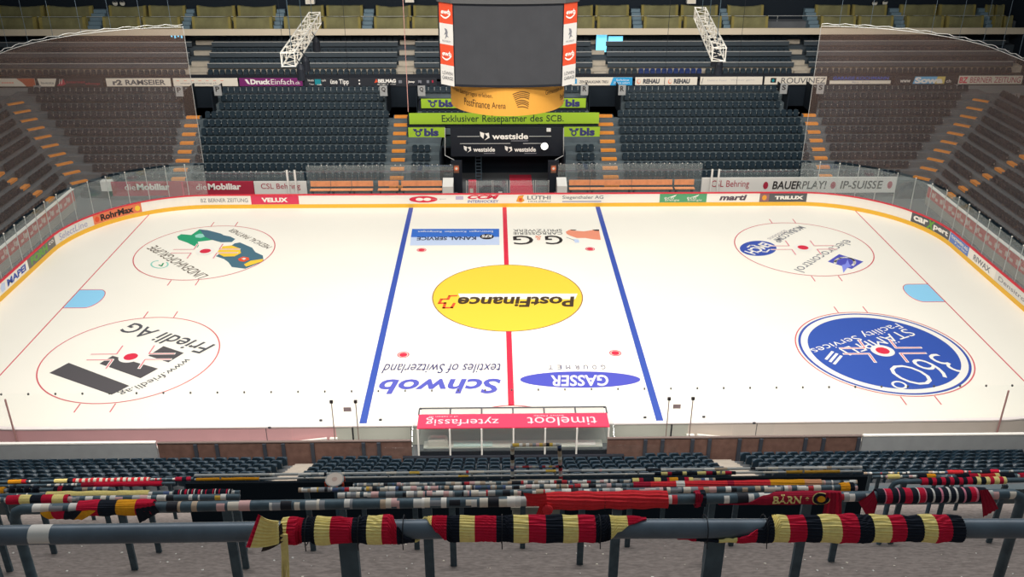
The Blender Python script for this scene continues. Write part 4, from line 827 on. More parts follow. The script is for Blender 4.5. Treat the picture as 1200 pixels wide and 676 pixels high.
m = MB(); m.box(-4.7, 4.7, -17.5, -17.34, 0, 1.0, BLACK); tag(m.build('low_wall'), 'dark low wall behind the glazed booth', 'low wall')
# timber wall between the near boards and the seats
for u0, u1, lab in ((184, 482, 'left'), (712, 1010, 'right')):
    vt = 519.5 if lab == 'left' else 514.0; A, B = at(u0, vt, -17.0), at(u1, vt-.0075*(u1-u0), -17.0); zw = (A.z+B.z)/2
    t = thing('timber_wall', ((A.x+B.x)/2, -17, 0), 'brown timber wall behind the near boards, %s of the glazed booth' % lab, 'wall panel'); m = MB(); m.box(A.x, B.x, -17.0, -16.94, -.02, zw, WOODB); m.box(A.x, B.x, -17.03, -16.92, zw, zw+.05, mat('timber_cap', (120, 104, 98), .7)); m.build('panel', t)
    for u in ((229, 254, 310, 332, 366, 426, 444) if lab == 'left' else (756, 776, 811, 831, 866, 891, 943, 964, 1005)): c = at(u, 525, -17.06); m = MB(); m.box(c.x-.075, c.x+.075, -17.08, -17.001, -.02, zw-.04, mat('joint_dark', (62, 66, 74))); m.build('post', t)
for a, b in ((-27, at(183, 525, -17).x), (at(1011, 515, -17).x, 27)):
    m = MB(); m.box(a, b, -17.02, -16.88, zw, zw+.06, W); m.box(a, b, -17.0, -16.9, -.02, zw, mat('grey_wall', (158, 160, 160), .8, var=.06, scale=2)); tag(m.build('wall_near'), 'grey low wall in front of the outer near seats', None, None, 'structure')
# ------------------------------------------------------------------ scoreboard cube
t = thing('scoreboard', (0, 0, 11.8), 'large hanging scoreboard with a blank grey screen and an orange ring below', 'scoreboard')
def octo(z0, z1, m, front=True):
    pts = []
    def side(a, b, bow, n=10):
        a, b = Vector(a), Vector(b); d = (b-a); nn = Vector((d.y, -d.x)).normalized(); return [a+d*k/n+nn*bow*4*(k/n)*(1-k/n) for k in range(n)]
    w, e, c = 2.72, 3.42, 2.95
    P = [(-w, -c), (w, -c), (e, -2.35), (e, 2.35), (w, c), (-w, c), (-e, 2.35), (-e, -2.35)]
    for i in range(8): pts += side(P[i], P[(i+1) % 8], .28 if i % 4 == 0 else (.2 if i % 4 == 2 else 0), 10 if i % 2 == 0 else 1)
    n = len(pts); m.poly([(p.x, p.y, z0) for p in pts][::-1], BLACK); m.poly([(p.x, p.y, z1) for p in pts], mat('case_grey', (84, 84, 84))); b = len(m.v)
    return pts
ZS0, ZS1 = 13.33, 17.42
m = MB(); pts = octo(ZS0, ZS1, m); n = len(pts)
for i in range(n): a, b = pts[i], pts[(i+1) % n]; m.poly([(a.x, a.y, ZS0), (b.x, b.y, ZS0), (b.x, b.y, ZS1), (a.x, a.y, ZS1)], BLACK)
m.build('case', t)
fr = pts[:11]; m = MB(); m.grid([[(p.x*(.985), p.y-.02, ZS0+.12), (p.x*.985, p.y-.02, ZS1-.12)] for p in fr], SCREEN); m.build('display', t)['label'] = 'blank dark grey screen'
m = MB(); pr = [p for p in pts]; m.grid([[(p.x*1.03, p.y*1.03, ZS1+.0), (p.x*1.03, p.y*1.03, ZS1+.25)] for p in pts+[pts[0]]], mat('case_grey', (84, 84, 84))); m.poly([(p.x*1.03, p.y*1.03, ZS1+.25) for p in pts], mat('case_grey', (84, 84, 84))); m.build('top_cover', t)
def adcol(a, b, lab):
    a, b = Vector((a[0], a[1], 0)), Vector((b[0], b[1], 0)); d = (b-a); nn = Vector((d.y, -d.x, 0)).normalized(); o = nn*.03; h = (ZS1-ZS0)/4; m = MB()
    for k in range(4):
        z0, z1 = ZS1-h*(k+1), ZS1-h*k; mm = ORANGE if k % 2 == 0 else OFFW; m.poly([a+o+Vector((0, 0, z0)), b+o+Vector((0, 0, z0)), b+o+Vector((0, 0, z1)), a+o+Vector((0, 0, z1))], mm)
    c = m.build('advert_column', t); c['label'] = lab; m = MB(); F = lambda k: (lambda x, y: a+d*x+nn*.045+Vector((0, 0, ZS1-h*(k+1)+h*y)))
    def tx(k, s, u0, u1, v0, v1, mm, *r): f = F(k); m.text(s, lambda x, y: f(u0+(u1-u0)*x, v0+(v1-v0)*y), mm, *r)
    for k in (0, 2):
        m = MB(); tx(k, 'ewb', .16, .84, .45, .68, W, .2, .03); f = F(k)
        arc = [(.15+.7*i/10, .34-.16*math.sin(PI*i/10)+.1*i/10) for i in range(11)]
        for p, q in zip(arc, arc[1:]): m.poly([f(p[0], p[1]), f(q[0], q[1]), f(q[0], q[1]+.08), f(p[0], p[1]+.08)], W)
        m.build('lettering', c)
    m = MB(); f = F(1); s_ = [(.4, .25), (.5, .5), (.35, .45), (.45, .62), (.38, .78), (.55, .75), (.62, .6), (.58, .45), (.7, .35), (.55, .38)]; m.poly([f(*p) for p in s_], MIDINK); tx(1, 'PEUGEOT', .2, .82, .12, .2, MIDINK); m.build('emblem', c); m = MB()
    tx(3, 'LÖWEN', .14, .9, .52, .72, GREYINK); tx(3, 'GARAGE', .12, .92, .28, .45, GREYINK); m.build('lettering', c)
adcol((-3.42, -2.35), (-2.72, -2.95), 'orange and white advert column on the left corner'); adcol((2.72, -2.95), (3.42, -2.35), 'orange and white advert column on the right corner')
RR = 3.06; m = MB(); n = 96; ZR0, ZR1 = 11.82, 13.33
for k in range(n):
    a, b = 2*PI*k/n, 2*PI*(k+1)/n
    m.poly([(RR*math.cos(a), RR*math.sin(a), ZR0), (RR*math.cos(b), RR*math.sin(b), ZR0), (RR*math.cos(b), RR*math.sin(b), ZR1), (RR*math.cos(a), RR*math.sin(a), ZR1)], SIGNY)
m.poly([(RR*math.cos(2*PI*k/n), RR*math.sin(2*PI*k/n), ZR0+.02) for k in range(n)][::-1], BLACK); rg = m.build('ring', t); rg['label'] = 'orange ring with dark lettering'
m = MB()
def cyl_text(s, a0, a1, z0, z1, mm, *r):
    m = MB(); m.text(s, lambda x, y: (1.004*RR*math.cos(a0+(a1-a0)*x), 1.004*RR*math.sin(a0+(a1-a0)*x), z0+(z1-z0)*y), mm, *r); m.build('lettering', rg)
D = lambda d: math.radians(d); BR = mat('ring_ink', (84, 60, 36))
cyl_text('Gemeinsam Einzigartiges erleben.', D(192), D(255), 12.66, 12.95, BR); cyl_text('PostFinance', D(222), D(252), 12.16, 12.55, BR, 0, .004); cyl_text('Arena', D(254), D(267.5), 12.2, 12.52, BR)
cyl_text('Gemeinsam Einzigartiges', D(309), D(356), 12.66, 12.98, BR); cyl_text('PostFinance Arena', D(334), D(380), 12.16, 12.5, BR)
for k in range(8):
    pa = lambda x, z: (1.004*RR*math.cos(D(278+x)), 1.004*RR*math.sin(D(278+x)), z)
    z = 12.96-.095*k; x0 = -4+.7*k; x1 = 13-.2*k; P = [(x0+(x1-x0)*i/8, z+.12*math.sin(PI*i/8)*(1 if k < 7 else .5)-.1*i/8*(1 if k > 3 else 0)) for i in range(9)]
    for p, q in zip(P, P[1:]): m.poly([pa(p[0], p[1]-.045), pa(q[0], q[1]-.045), pa(*q), pa(*p)], BR)
m.build('emblem', rg)
for x, y in ((-2.5, -2), (2.5, -2), (2.5, 2), (-2.5, 2)): m = MB(); m.tube([(x, y, ZS1+.2), (x*.9, y*.9, 24.5)], .03, DSTEEL, 6); m.build('hanging_cable', t)
# ------------------------------------------------------------------ lattice trusses
def truss(p, q, lab):
    p, q = Vector(p), Vector(q); d = (q-p); L = d.length; d.normalize(); x = d.cross(Vector((0, 0, 1))).normalized(); w = .32; t = thing('lattice_truss', tuple(p), 'white lattice truss hanging %s of the scoreboard' % lab, 'truss')
    C4 = [x*i*w+Vector((0, 0, j*w)) for i, j in ((-1, -1), (1, -1), (1, 1), (-1, 1))]
    for c in C4: m = MB(); m.tube([p+c, q+c], .042, WSTEEL, 6); m.build('chord', t)
    n = 16; m = MB()
    for f in range(4):
        a, b = C4[f], C4[(f+1) % 4]
        for k in range(n): m.tube([p+d*L*k/n+(a if k % 2 else b), p+d*L*(k+1)/n+(b if k % 2 else a)], .023, WSTEEL, 5, False)
        for k in (0, n//2, n): m.tube([p+d*L*k/n+a, p+d*L*k/n+b], .027, WSTEEL, 5, False)
    m.build('lattice_brace', t)
    for k in (.12, .5, .88): m = MB(); c = p+d*L*k; m.tube([c+Vector((0, 0, w)), c+Vector((0, 0, 7))], .02, DSTEEL, 5); m.build('hanging_cable', t)
    for k in (.04, .2, .62):
        c = p+d*L*k+x*(.5 if lab == 'left' else .1)+Vector((0, 0, -.75)); m = MB(); m.tube([c+Vector((0, 0, .42)), c+Vector((0, 0, .2)), c+Vector((0, 0, -.35))], [.1, .2, .22], BLACK, 12); m.tube([c+Vector((0, 0, .42)), c+Vector((0, 0, .75))-x*.2], .03, BLACK, 5); m.build('stage_lamp', t)['label'] = 'black stage lamp'
truss((-10.7, -4.4, 15), (-11.45, 7.5, 15), 'left'); truss((10.5, -3.4, 15), (12.1, 9.2, 15), 'right')
# thin ropes
for u0, v0, u1, v1, Y, r, m_, lab in ((470.5, -30, 478.5, 131, 6, .022, mat('rope_pale', (226, 170, 160)), 'pale red rope hanging left of the scoreboard'), (779.5, -30, 778.5, 98, 3, .014, BLACK, 'thin dark cable hanging right of the scoreboard'), (321, -20, 333, 70, 0, .012, BLACK, 'thin dark cable left of the left truss'), (408, -20, 409, 100, 4, .012, BLACK, 'thin dark cable right of the left truss'), (866, -20, 863, 100, 4, .012, BLACK, 'thin dark cable right of the right truss')):
    a, b = at(u0, v0, Y), at(u1, v1, Y); m = MB(); x = (a.x+b.x)/2; m.tube([(b.x, Y, b.z), (b.x, Y, 22)], r, m_, 5); tag(m.build('hanging_cable'), lab, 'cable')
# covered machine in the right corner
m = MB(); A = at(1064, 235, 17.2); rows = []
for i in range(9):
    y = 16.4+.22*i; rows.append([(A.x-1.3+2.6*k/10, y, max(-.02, (1.15*math.sin(PI*min(1, max(0, k/10)))**.6)*(math.sin(PI*i/8)**.5)*random.uniform(.8, 1.05)+(-.02))) for k in range(11)])
m.grid(rows, TARP); tag(m.build('covered_machine'), 'dark lumpy tarpaulin cover behind the right corner glass', 'covered machine')
m = MB(); A = at(112, 232, 17.6); 
for k in range(3): m.box(A.x-1.0+.15*k, A.x+1.2, 17.45+.3*k, 17.72+.3*k, -.02, .45+.3*k, TARP)
tag(m.build('stacked_mats'), 'dark stacked mats behind the left corner glass', 'mats')
# ------------------------------------------------------------------ near seat blocks
NY, NZ = -18.1, .8
BLK = [(-21.5, -9.4, 'left', 1), (-8.05, 7.95, 'centre', -1), (9.45, 21.5, 'right', -1)]
mb = MB()
for k in range(14):
    y = NY+.42-.8*k
    mb.box(-27, 27, y-.8 if k < 13 else y-3, y, (NZ+.42*(k-1) if k else -.02), NZ+.42*k, CONCD)
tag(mb.build('terrace_near'), 'stepped concrete under the near seat blocks', None, None, 'structure')
for lab, a, b in (('left', -9.35, -8.1), ('right', 8.0, 9.4)):
    mb = MB()
    for k in range(8):
        y = NY+.42-.8*k; mb.box(a+.03, b-.03, y-.79, y-.005, NZ+.42*k, NZ+.42*k+.03, BEIGE); mb.box(a+.03, b-.03, y-.0, y+.4, NZ+.42*(k-1), NZ+.42*k-.2, BEIGE)
    tag(mb.build('near_steps'), 'beige steps between the near seat blocks, %s aisle' % lab, None, None, 'structure')
cand = []
for x0, x1, lab, sd in BLK:
    n = int((x1-x0)/PITCH)
    for k in range(6):
        for i in range(n):
            x = (x1-.25-PITCH*i) if lab == 'left' else (x0+.25+PITCH*i)
            if k == 0 and abs(x) < 5.2: continue
            cand.append((k, i, x, NY-.8*k, NZ+.42*k, lab))
vis = [c for c in cand if (c[0] < 5)]
vis.sort(key=lambda c: (Vector((c[2], c[3], c[4]))-CAM).length)
IND = vis[:300]; iset = set(IND)
nm = seat_near_mesh(); base = nm.build('stadium_seat', loc=(0, 0, 0), smooth=True); nvb = len(nm.v)
for j, c in enumerate(IND):
    o = base if j == 0 else base.copy()
    if j: COL.objects.link(o)
    o.location = (c[2], c[3], c[4]); o.rotation_euler = (0, 0, random.uniform(-.02, .02))
    tag(o, 'black seat, near %s block, %s row from the ice, %s from the %saisle' % (c[5], ORD[c[0]], ORD[c[1]], 'left ' if c[5] == 'centre' else ''), 'seat', 'black seats of the near blocks')
rest = [c for c in cand if c not in iset]
for c in rest:
    b = len(sf.v); sf.v += [(x+c[2], y+c[3], z+c[4]) for x, y, z in nm.v]; sf.f += [tuple(b+i for i in f) for f in nm.f]; k = sf.mi(SEATB); sf.m += [k]*len(nm.f)
so = sf.build('stadium_seats', loc=(0, 0, 0)); tag(so, 'all the other dark seats in the far stand, the ends and the gallery', 'seats', None, 'stuff')

# ------------------------------------------------------------------ standing terrace in front of the camera
HY0 = CAM.y
fz = lambda h: 20.99-.747*(h-2.79)
PX0, PX1 = at(222, 590, -35.6).x, at(1012, 580, -35.6).x
TREADS = []                                            # (near edge, far edge, height): every barrier stands at the front of a step
KN = [(-2.1, 24.63), (2.86, 20.99), (5.43, 19.07), (8.07, 17.06), (9.77, 15.80), (11.37, 14.64), (18.57, 9.26)]
for ((h0, z0), (h1, z1)), n in zip(zip(KN, KN[1:]), (6, 3, 3, 2, 2, 9)):
    for q in range(n): TREADS.append((h0+(h1-h0)*q/n, h0+(h1-h0)*(q+1)/n, z0+(z1-z0)*(q+1)/n))
mb = MB()
for h0, h1, z in TREADS:
    spans = [(-27, 27)] if h1 < 11.5 else [(-27, PX0), (PX1, 27)]
    for a, b in spans: mb.box(a, b, HY0+h0, HY0+h1, z-1.2, z, CONCN)
tag(mb.build('terrace_standing'), 'rough concrete standing steps below the camera', None, None, 'structure')
mb = MB()
for a, b in ((-27, PX0), (PX1, 27)): mb.box(a, b, -31.1, -30.9, 5, fz(18.3)+.4, CONC)
zp = at(600, 562, -35.6).z
mb.box(PX0, PX1, -35.62, -35.56, 5, zp, BLACK2); mb.box(PX0-.06, PX0, -35.72, -30.9, 7, fz(18.5), BLACK2); mb.box(PX1, PX1+.06, -35.72, -30.9, 7, fz(18.5), BLACK2)
tag(mb.build('wall_parapet'), 'black parapet wall below the standing steps with a grey ledge', None, None, 'structure')
A, B = at(601, 587, HY0+12.9), at(658, 587, HY0+12.9); mb = MB(); mb.box(A.x, B.x, HY0+12.7, HY0+13.4, -.02, A.z, LCONC); mb.box(A.x-.04, B.x+.04, HY0+12.66, HY0+13.44, A.z, A.z+.05, LCONC)  # pale block added where the pit floor is lit
tag(mb.build('lit_floor_block'), 'pale concrete block in the dark gap below the scarlet scarf', 'concrete block')
# ------------------------------------------------------------------ crush barriers
STK = [W, OFFW, CREAM, LSTEEL, mat('st_pink', (226, 180, 176)), mat('st_black', (34, 36, 44)), mat('st_red', (200, 52, 62)), mat('st_tan', (196, 172, 146)), mat('st_blue', (80, 100, 140)), mat('st_yellow', (226, 186, 80)), mat('st_grey', (150, 152, 156))]
STW = [5, 6, 6, 3, 3, 4, 2, 3, 1.5, .8, 5]
RAILS = {}; POSTS = []
WRAPS = {'A': [(331, 757), (783, 1125)], 'B': [(610, 782), (814, 826), (1026, 1154), (93, 181)], 'Cl': [(9, 81)], 'Dl': [(55, 175), (205, 272)], 'El': [(-5, 6), (10, 46), (64, 87)], 'Fl': [(96, 190)], 'Gl': [(10, 31), (64, 82), (86, 176), (206, 224)], 'Dr': [(1079, 1178)], 'Er': [(1120, 1188), (1194, 1215)], 'Fr': [(1040, 1054), (1075, 1096)], 'Gr': [(1110, 1128), (1150, 1170)], 'D': [(742, 962)], 'C': [(984, 1000)], 'E': [(741, 812)]}
def barrier(key, h, pts, r, dens, posts, label, bends=(), m=DSTEEL, pr=.035, sticker_zone=None, name='crush_barrier', cat='railing'):
    Y = HY0+h; P = [at(u, v, Y) for u, v in pts]; zr = P[0].z; ln = []
    for p, q in zip(P, P[1:]):
        n = max(1, int((q-p).length/(.02 if dens > 0 else .3))); ln += [p+(q-p)*k/n for k in range(n)]
    ln.append(P[-1]); N = len(ln)
    t = thing(name, (P[0].x, Y, zr-1.03), label, cat)
    n = 16; pickm = {}
    i = 0
    while dens > 0 and i < N-1:
        w = random.randint(1, 4)
        if random.random() < dens and (not sticker_zone or sticker_zone(ln[i].x)):
            mm = random.choice((LSTEEL, STK[10], OFFW)) if key == 'A' else random.choices(STK, STW)[0]; k0 = random.choice((-6, -5, -4, -3)); k1 = random.choice((-1, 0, 1, 2, 3))
            for ii in range(i, min(N-1, i+w)):
                for k in range(k0, k1+1): pickm[(ii, k % n)] = mm
        i += w
    mbx = MB()
    if 'L' in bends: ln = [ln[0]+Vector((-.08, 0, -1.2)), ln[0]+Vector((-.08, 0, -.09)), ln[0]+Vector((-.055, 0, -.025))]+ln; off = 3
    else: off = 0
    if 'R' in bends: ln = ln+[ln[-1]+Vector((.055, 0, -.025)), ln[-1]+Vector((.08, 0, -.09)), ln[-1]+Vector((.08, 0, -1.2))]
    mbx.tube(ln, r, m, n, True, pick=lambda i, k: pickm.get((i-off, k), m), x0=(0, -1, 0)); mbx.build('rail', t, smooth=True)
    for u in posts:
        v = pts[0][1]+(pts[-1][1]-pts[0][1])*(u-pts[0][0])/(pts[-1][0]-pts[0][0]); c = at(u, v, Y); wr = key != 'A' and any(a-6 < u < b+6 for a, b in WRAPS.get(key, ())); POSTS.append((c.x, Y)); mp = MB(); mp.box(c.x-pr, c.x+pr, Y-.012, Y+.02, fz(h)-.25, c.z-(r+.05 if wr else r*.6), DSTEEL); mp.build('post', t)
    RAILS[key] = (Y, pts, r, t)
    return t
barrier('A', 2.79, [(-60, 628), (0, 627), (520, 619.5), (1260, 619)], .038, .14, (-26, 407, 840, 1273), 'nearest grey pipe barrier across the bottom of the picture', m=STEEL, pr=.036, sticker_zone=lambda x: -2.66 < x < -2.35 or -2.2 < x < -2.05 or 1.09 < x < 1.16)
barrier('B', 5.36, [(27, 596.3), (1187, 578.7)], .038, .62, (265, 500, 724, 947), 'second grey pipe barrier, with a scarlet scarf knotted on it', 'LR')
barrier('C', 8.0, [(396, 580), (1004, 571)], .033, .75, (375+25, 529, 683, 837, 991), 'sticker-covered pipe barrier, third from the bottom in the centre')
barrier('Cl', 8.0, [(-40, 586.2), (281, 582)], .033, .5, (-14, 139, 275), 'pipe barrier on the left with a red, yellow and black scarf wrapped round it')
barrier('D', 9.7, [(350, 574), (1004, 564.8)], .031, .8, (359, 485, 613, 740, 866, 993), 'sticker-covered pipe barrier, fourth from the bottom in the centre')
barrier('Dl', 9.7, [(-40, 581.5), (281, 577)], .031, .4, (-80+125, 172, 276), 'pipe barrier on the left with a yellow scarf laid along it')
barrier('E', 11.3, [(414, 568.2), (838, 562)], .029, .8, (414+10, 540, 660, 780, 832), 'sticker-covered pipe barrier, topmost of the centre group')
barrier('El', 11.3, [(-40, 575.5), (127, 572.5)], .031, .3, (-12, 118), 'short pipe barrier on the left with four black sleeves', 'R')
barrier('Fl', 15.8, [(-40, 570), (205, 566)], .03, .3, (0, 100, 198), 'pipe barrier on the far left with a red scarf along it')
barrier('Gl', 18., [(-40, 565.2), (226, 560.8)], .03, .4, (40, 140, 220), 'lowest pipe barrier of the left standing steps')
barrier('Dr', 9.7, [(1053, 564.5), (1260, 561.5)], .034, .3, (1060, 1180), 'pipe barrier on the right with a striped scarf, bent at its left end', 'L')
barrier('Er', 11.3, [(1103, 559), (1260, 557)], .03, .3, (1112, 1210), 'short pipe barrier on the right behind the striped scarf', 'L')
barrier('Gr', 18., [(1012, 554.5), (1260, 551)], .03, .4, (1020, 1120, 1210), 'lowest pipe barrier of the right standing steps')
barrier('Fr', 15.8, [(1022, 558.5), (1260, 555.5)], .03, .3, (1030, 1130), 'long pipe barrier of the right standing steps, second lowest')
def prail(key, v0, v1, r, dens, label, h=13.93):
    Y = HY0+h; A, B = at(228, v0, Y), at(1010, v1, Y); t = thing('parapet_rail', (A.x, Y, zp+.06), label, 'railing'); n = 260; m = MB(); mats = [None]*n; i = 0
    while i < n:
        w = random.randint(1, 6); mm = random.choices(STK, STW)[0] if random.random() < dens else LSTEEL
        for q in range(i, min(n, i+w)): mats[q] = mm
        i += w
    m.tube([A+(B-A)*k/n for k in range(n+1)], r, LSTEEL, 8, True, pick=lambda i, k: mats[min(i, n-1)]); m.build('rail', t)
    if key == 'P':
        for k in range(8): c = A+(B-A)*(k+.3)/8; m = MB(); m.tube([(c.x, Y, zp+.06), (c.x, Y, c.z-r)], .018, LSTEEL, 6); m.build('post', t)
    RAILS[key] = (Y, [(228, v0), (1010, v1)], r, t)
prail('P', 557, 547.3, .026, .35, 'pale handrail on the black parapet, upper of the two')
prail('Q', 561.8, 552, .02, .15, 'thin pipe under the parapet handrail, lower of the two', 13.99)

# litter
mb = MB()
for i in range(420):
    h0, h1, z = random.choice([t for t in TREADS if 2 < t[1] < 11.5]); hh = h1-random.uniform(.02, .2); yc = HY0+hh; x = random.uniform(-1, 1)*(1.6+.75*hh); s = random.uniform(.005, .022)
    if any(abs(x-px) < .16 and abs(yc-py) < .2 for px, py in POSTS): continue
    a = random.uniform(0, PI); mb.hexa([(x+s*math.cos(a+q)*random.uniform(.5, 1.3), yc+s*math.sin(a+q)*.8, z+.001) for q in (0, PI/2, PI, 1.5*PI)]+[(x+s*.8*math.cos(a+q), yc+s*.6*math.sin(a+q), z+.006) for q in (0, PI/2, PI, 1.5*PI)], random.choice((W, CREAM, OFFW)))
tag(mb.build('paper_litter', loc=(0, -46, 15)), 'white scraps of paper scattered over the standing steps', 'litter', None, 'stuff')

# ------------------------------------------------------------------ scarves
def railpt(key, u):
    Y, pts, r, t = RAILS[key]
    for (a, va), (b, vb) in zip(pts, pts[1:]):
        if u <= b or (b, vb) == pts[-1]: return at(u, va+(vb-va)*(u-a)/(b-a), Y)
def draped(key, st, bands, label, name='scarf', ribs=26, step=2.5, thick=.007, flaps=None, rip=.003, text=None):
    """cloth round a rail: stations (u, angle centre, half width, radius beyond the rail) in degrees, 0 faces the camera, 90 is up; bands: (end u, material)"""
    Y, pts, r0, t_ = RAILS[key]; u0, u1 = st[0][0], st[-1][0]; n = max(4, int((u1-u0)/step)); NT = 64; out, inn = [], []; us = []
    dv = lambda a: Vector((0, -math.cos(a), math.sin(a)))
    for i in range(n+1):
        u = u0+(u1-u0)*i/n; us.append(u)
        for a, b in zip(st, st[1:]):
            if a[0] <= u <= b[0]+1e-6: break
        f = (u-a[0])/max(1e-6, b[0]-a[0]); f = f*f*(3-2*f); c, w, rr = [a[k]+(b[k]-a[k])*f for k in (1, 2, 3)]; p = railpt(key, u); ro, ri = [], []
        for k in range(NT+1):
            th = math.radians(c-w+2*w*k/NT); rad = r0+rr+rip*math.cos(ribs*th+u*.06)+rr*.12*math.sin(u*.22+th)
            rad = max(rad, r0+thick*.6+.002)
            ro.append(p+dv(th)*rad); ri.append(p+dv(th)*max(r0+.0015, rad-thick))
        out.append(ro); inn.append(ri)
    def pick(i, k):
        u = us[i]
        for e, mm in bands:
            if u < e: return mm
        return bands[-1][1]
    m = MB(); m.grid(out, None, pick); m.grid([r_[::-1] for r_ in inn], None, pick)
    m.grid([out[0], inn[0]], bands[0][1]); m.grid([inn[-1], out[-1]], bands[-1][1])
    m.grid([[a[0] for a in inn], [a[0] for a in out]], None, lambda i, k: pick(k, 0)); m.grid([[a[-1] for a in out], [a[-1] for a in inn]], None, lambda i, k: pick(k, 0))
    p = railpt(key, (u0+u1)/2); o = m.build(name, loc=(p.x, p.y, p.z-r0), smooth=False); tag(o, label, 'scarf'); WLOC[o.name] = (p.x, p.y, p.z-r0)
    return o
def flap(par, key, quad, n, m, name='hanging_end', dy=-.05, pick=None, rib=.004, ribn=12):
    """hanging cloth: pixel corners a,b (along the rail) and c,d (free end)"""
    Y = RAILS[key][0]+dy; a, b, c, d = [at(u, v, Y) for u, v in quad]; rows = []
    for i in range(n+1):
        f = i/n; L, R_ = a+(c-a)*f, b+(d-b)*f; rows.append([L+(R_-L)*k/16+Vector((0, -rib*math.cos(ribn*2*PI*k/16)-.01*math.sin(PI*f), 0)) for k in range(17)])
    mbk = [[p+Vector((0, .006, 0)) for p in r_] for r_ in rows]; mm = MB(); mm.grid(rows, m, pick); mm.grid([r_[::-1] for r_ in mbk], m, (lambda i, k: pick(i, 15-k)) if pick else None)
    return mm.build(name, par)
R_, Y_, K_ = SKNIT_R, SKNIT_Y, SKNIT_K
s1 = draped('A', [(331, 0, 180, .011), (348, 0, 180, .013), (356, 85, 105, .008), (364, 85, 105, .008), (372, 62, 112, .015), (395, 60, 112, .011), (410, 60, 118, .007), (416, 20, 178, .008), (423, 0, 180, .01), (430, -10, 180, .014), (455, -20, 178, .016), (468, -50, 100, .014), (478, -75, 72, .012), (490, -110, 45, .01), (498, -185, 40, .009), (504, -250, 42, .009), (512, -275, 62, .009), (524, -285, 95, .01), (532, -300, 150, .011), (560, -300, 150, .009), (590, -320, 165, .009), (600, -350, 180, .012), (650, -360, 180, .013), (695, -360, 180, .012), (706, -320, 150, .01), (714, -280, 95, .01), (724, -272, 62, .009), (740, -262, 34, .008), (757, -255, 10, .006)],
            [(337, Y_), (354, R_), (369, K_), (388, Y_), (412, R_), (429, K_), (447, Y_), (466, R_), (484, K_), (505, Y_), (523, R_), (538, K_), (556, Y_), (580, R_), (600, K_), (619, Y_), (639, R_), (657, K_), (676, Y_), (695, R_), (714, K_), (734, Y_), (760, R_)],
            'long knitted striped scarf twisted round the left half of the nearest barrier')
flap(s1, 'A', [(326, 611), (327, 636), (302.5, 602.5), (288.5, 640)], 14, Y_, pick=lambda i, k: R_ if i > 11 else Y_, dy=-.075, rib=.006, ribn=8)['label'] = 'yellow ribbed end with a red edge'
flap(s1, 'A', [(330, 613), (332, 634), (318, 622), (306, 646)], 8, mat('fold_dark', (70, 62, 60), .95), dy=-.06, rib=.003)
m = MB()
for k in range(9):
    x0 = 329+k*.9; a = at(x0, 626, RAILS['A'][0]-.06); b = at(x0+1.5, 652, RAILS['A'][0]-.06); c = at(x0+2+random.uniform(-1.5, 1.5), 690, RAILS['A'][0]-.06); m.tube([a, b, c], .0026, SKNIT_Y, 5)
m.build('fringe', s1)['label'] = 'yellow fringe strands'
s2 = draped('A', [(783, -105, 8, .006), (800, -95, 22, .008), (830, -85, 38, .01), (850, -75, 52, .013), (868, -65, 66, .014), (888, -45, 88, .014), (902, -20, 125, .013), (912, 0, 180, .012), (935, 0, 180, .011), (955, 0, 180, .012), (975, 0, 180, .014), (1000, -10, 180, .016), (1020, 0, 180, .014), (1045, 0, 180, .012), (1058, 0, 180, .011), (1064, 0, 180, .008), (1072, 0, 180, .011), (1090, -5, 180, .015), (1108, 0, 180, .012), (1125, 0, 180, .012)],
            [(815, R_), (839, K_), (860, Y_), (883, R_), (902, K_), (919, Y_), (940, R_), (958, K_), (981, Y_), (1001, R_), (1018, K_), (1037, Y_), (1056, R_), (1075, K_), (1090, Y_), (1108, R_), (1126, K_)],
            'long knitted striped scarf wound round the right half of the nearest barrier')
def tie(par, key, u, v2=8):
    p = railpt(key, u); r = RAILS[key][2]+.016; m = MB(); m.tube([p+Vector((.0015*math.sin(q), -r*math.cos(q), r*math.sin(q))) for q in [2*PI*k/20 for k in range(21)]], .0022, BLACK, 5); m.tube([p+Vector((0, -r, -.01)), p+Vector((.001, -r-.004, -.05))], .002, BLACK, 4); m.build('cable_tie', par)
for u in (360, 421, 473, 588): tie(s1, 'A', u)
for u in (702,): tie(s1, 'A', u)
for u in (826, 895): tie(s2, 'A', u)
full = lambda a, b, r: [(a, 0, 180, r), ((a*2+b)/3, 0, 180, r*1.25), ((a+b)/2, 0, 180, r*.9), ((a+b*2)/3, 0, 180, r*1.2), (b, 0, 180, r)]
S_ = SKNIT_S; D_ = SKNIT_D; O_ = SKNIT_O
o = draped('B', full(640, 782, .022), [(790, S_)], 'plain scarlet scarf knotted round the second barrier', rip=.004, ribs=14, thick=.012)
flap(o, 'B', [(640, 578), (642, 594), (613, 577.5), (620, 590)], 6, S_, dy=-.05); flap(o, 'B', [(634, 588), (641, 590), (626, 607), (637, 607)], 6, S_, dy=-.055)
p = railpt('B', 641); m = MB(); rows = [[p+Vector((.04*math.sin(a)*math.cos(b)+.0, -.085-.024*math.cos(a), -.012+.045*math.sin(a)*math.sin(b))) for b in [2*PI*k/12 for k in range(13)]] for a in [PI*k/8 for k in range(9)]]; m.grid(rows, S_); m.build('knot', o)
for u in (708, 739): tie(o, 'B', u)
o = draped('B', full(814, 826, .02), [(820, D_), (840, K_)], 'small dark red and black cloth tied to the second barrier', rip=.004, ribs=10)
flap(o, 'B', [(815, 580), (824, 580), (814, 590), (822, 589)], 5, D_)
o = draped('B', [(842, -80, 25, .008), (870, -70, 45, .01), (895, -20, 80, .012), (910, 6, 90, .014), (950, 10, 90, .014), (975, 10, 90, .014), (984, 12, 82, .012)], [(990, D_)], 'dark red scarf with yellow lettering and a round crest on the second barrier', rip=.001, thick=.008)
r = RAILS['B'][2]+.018
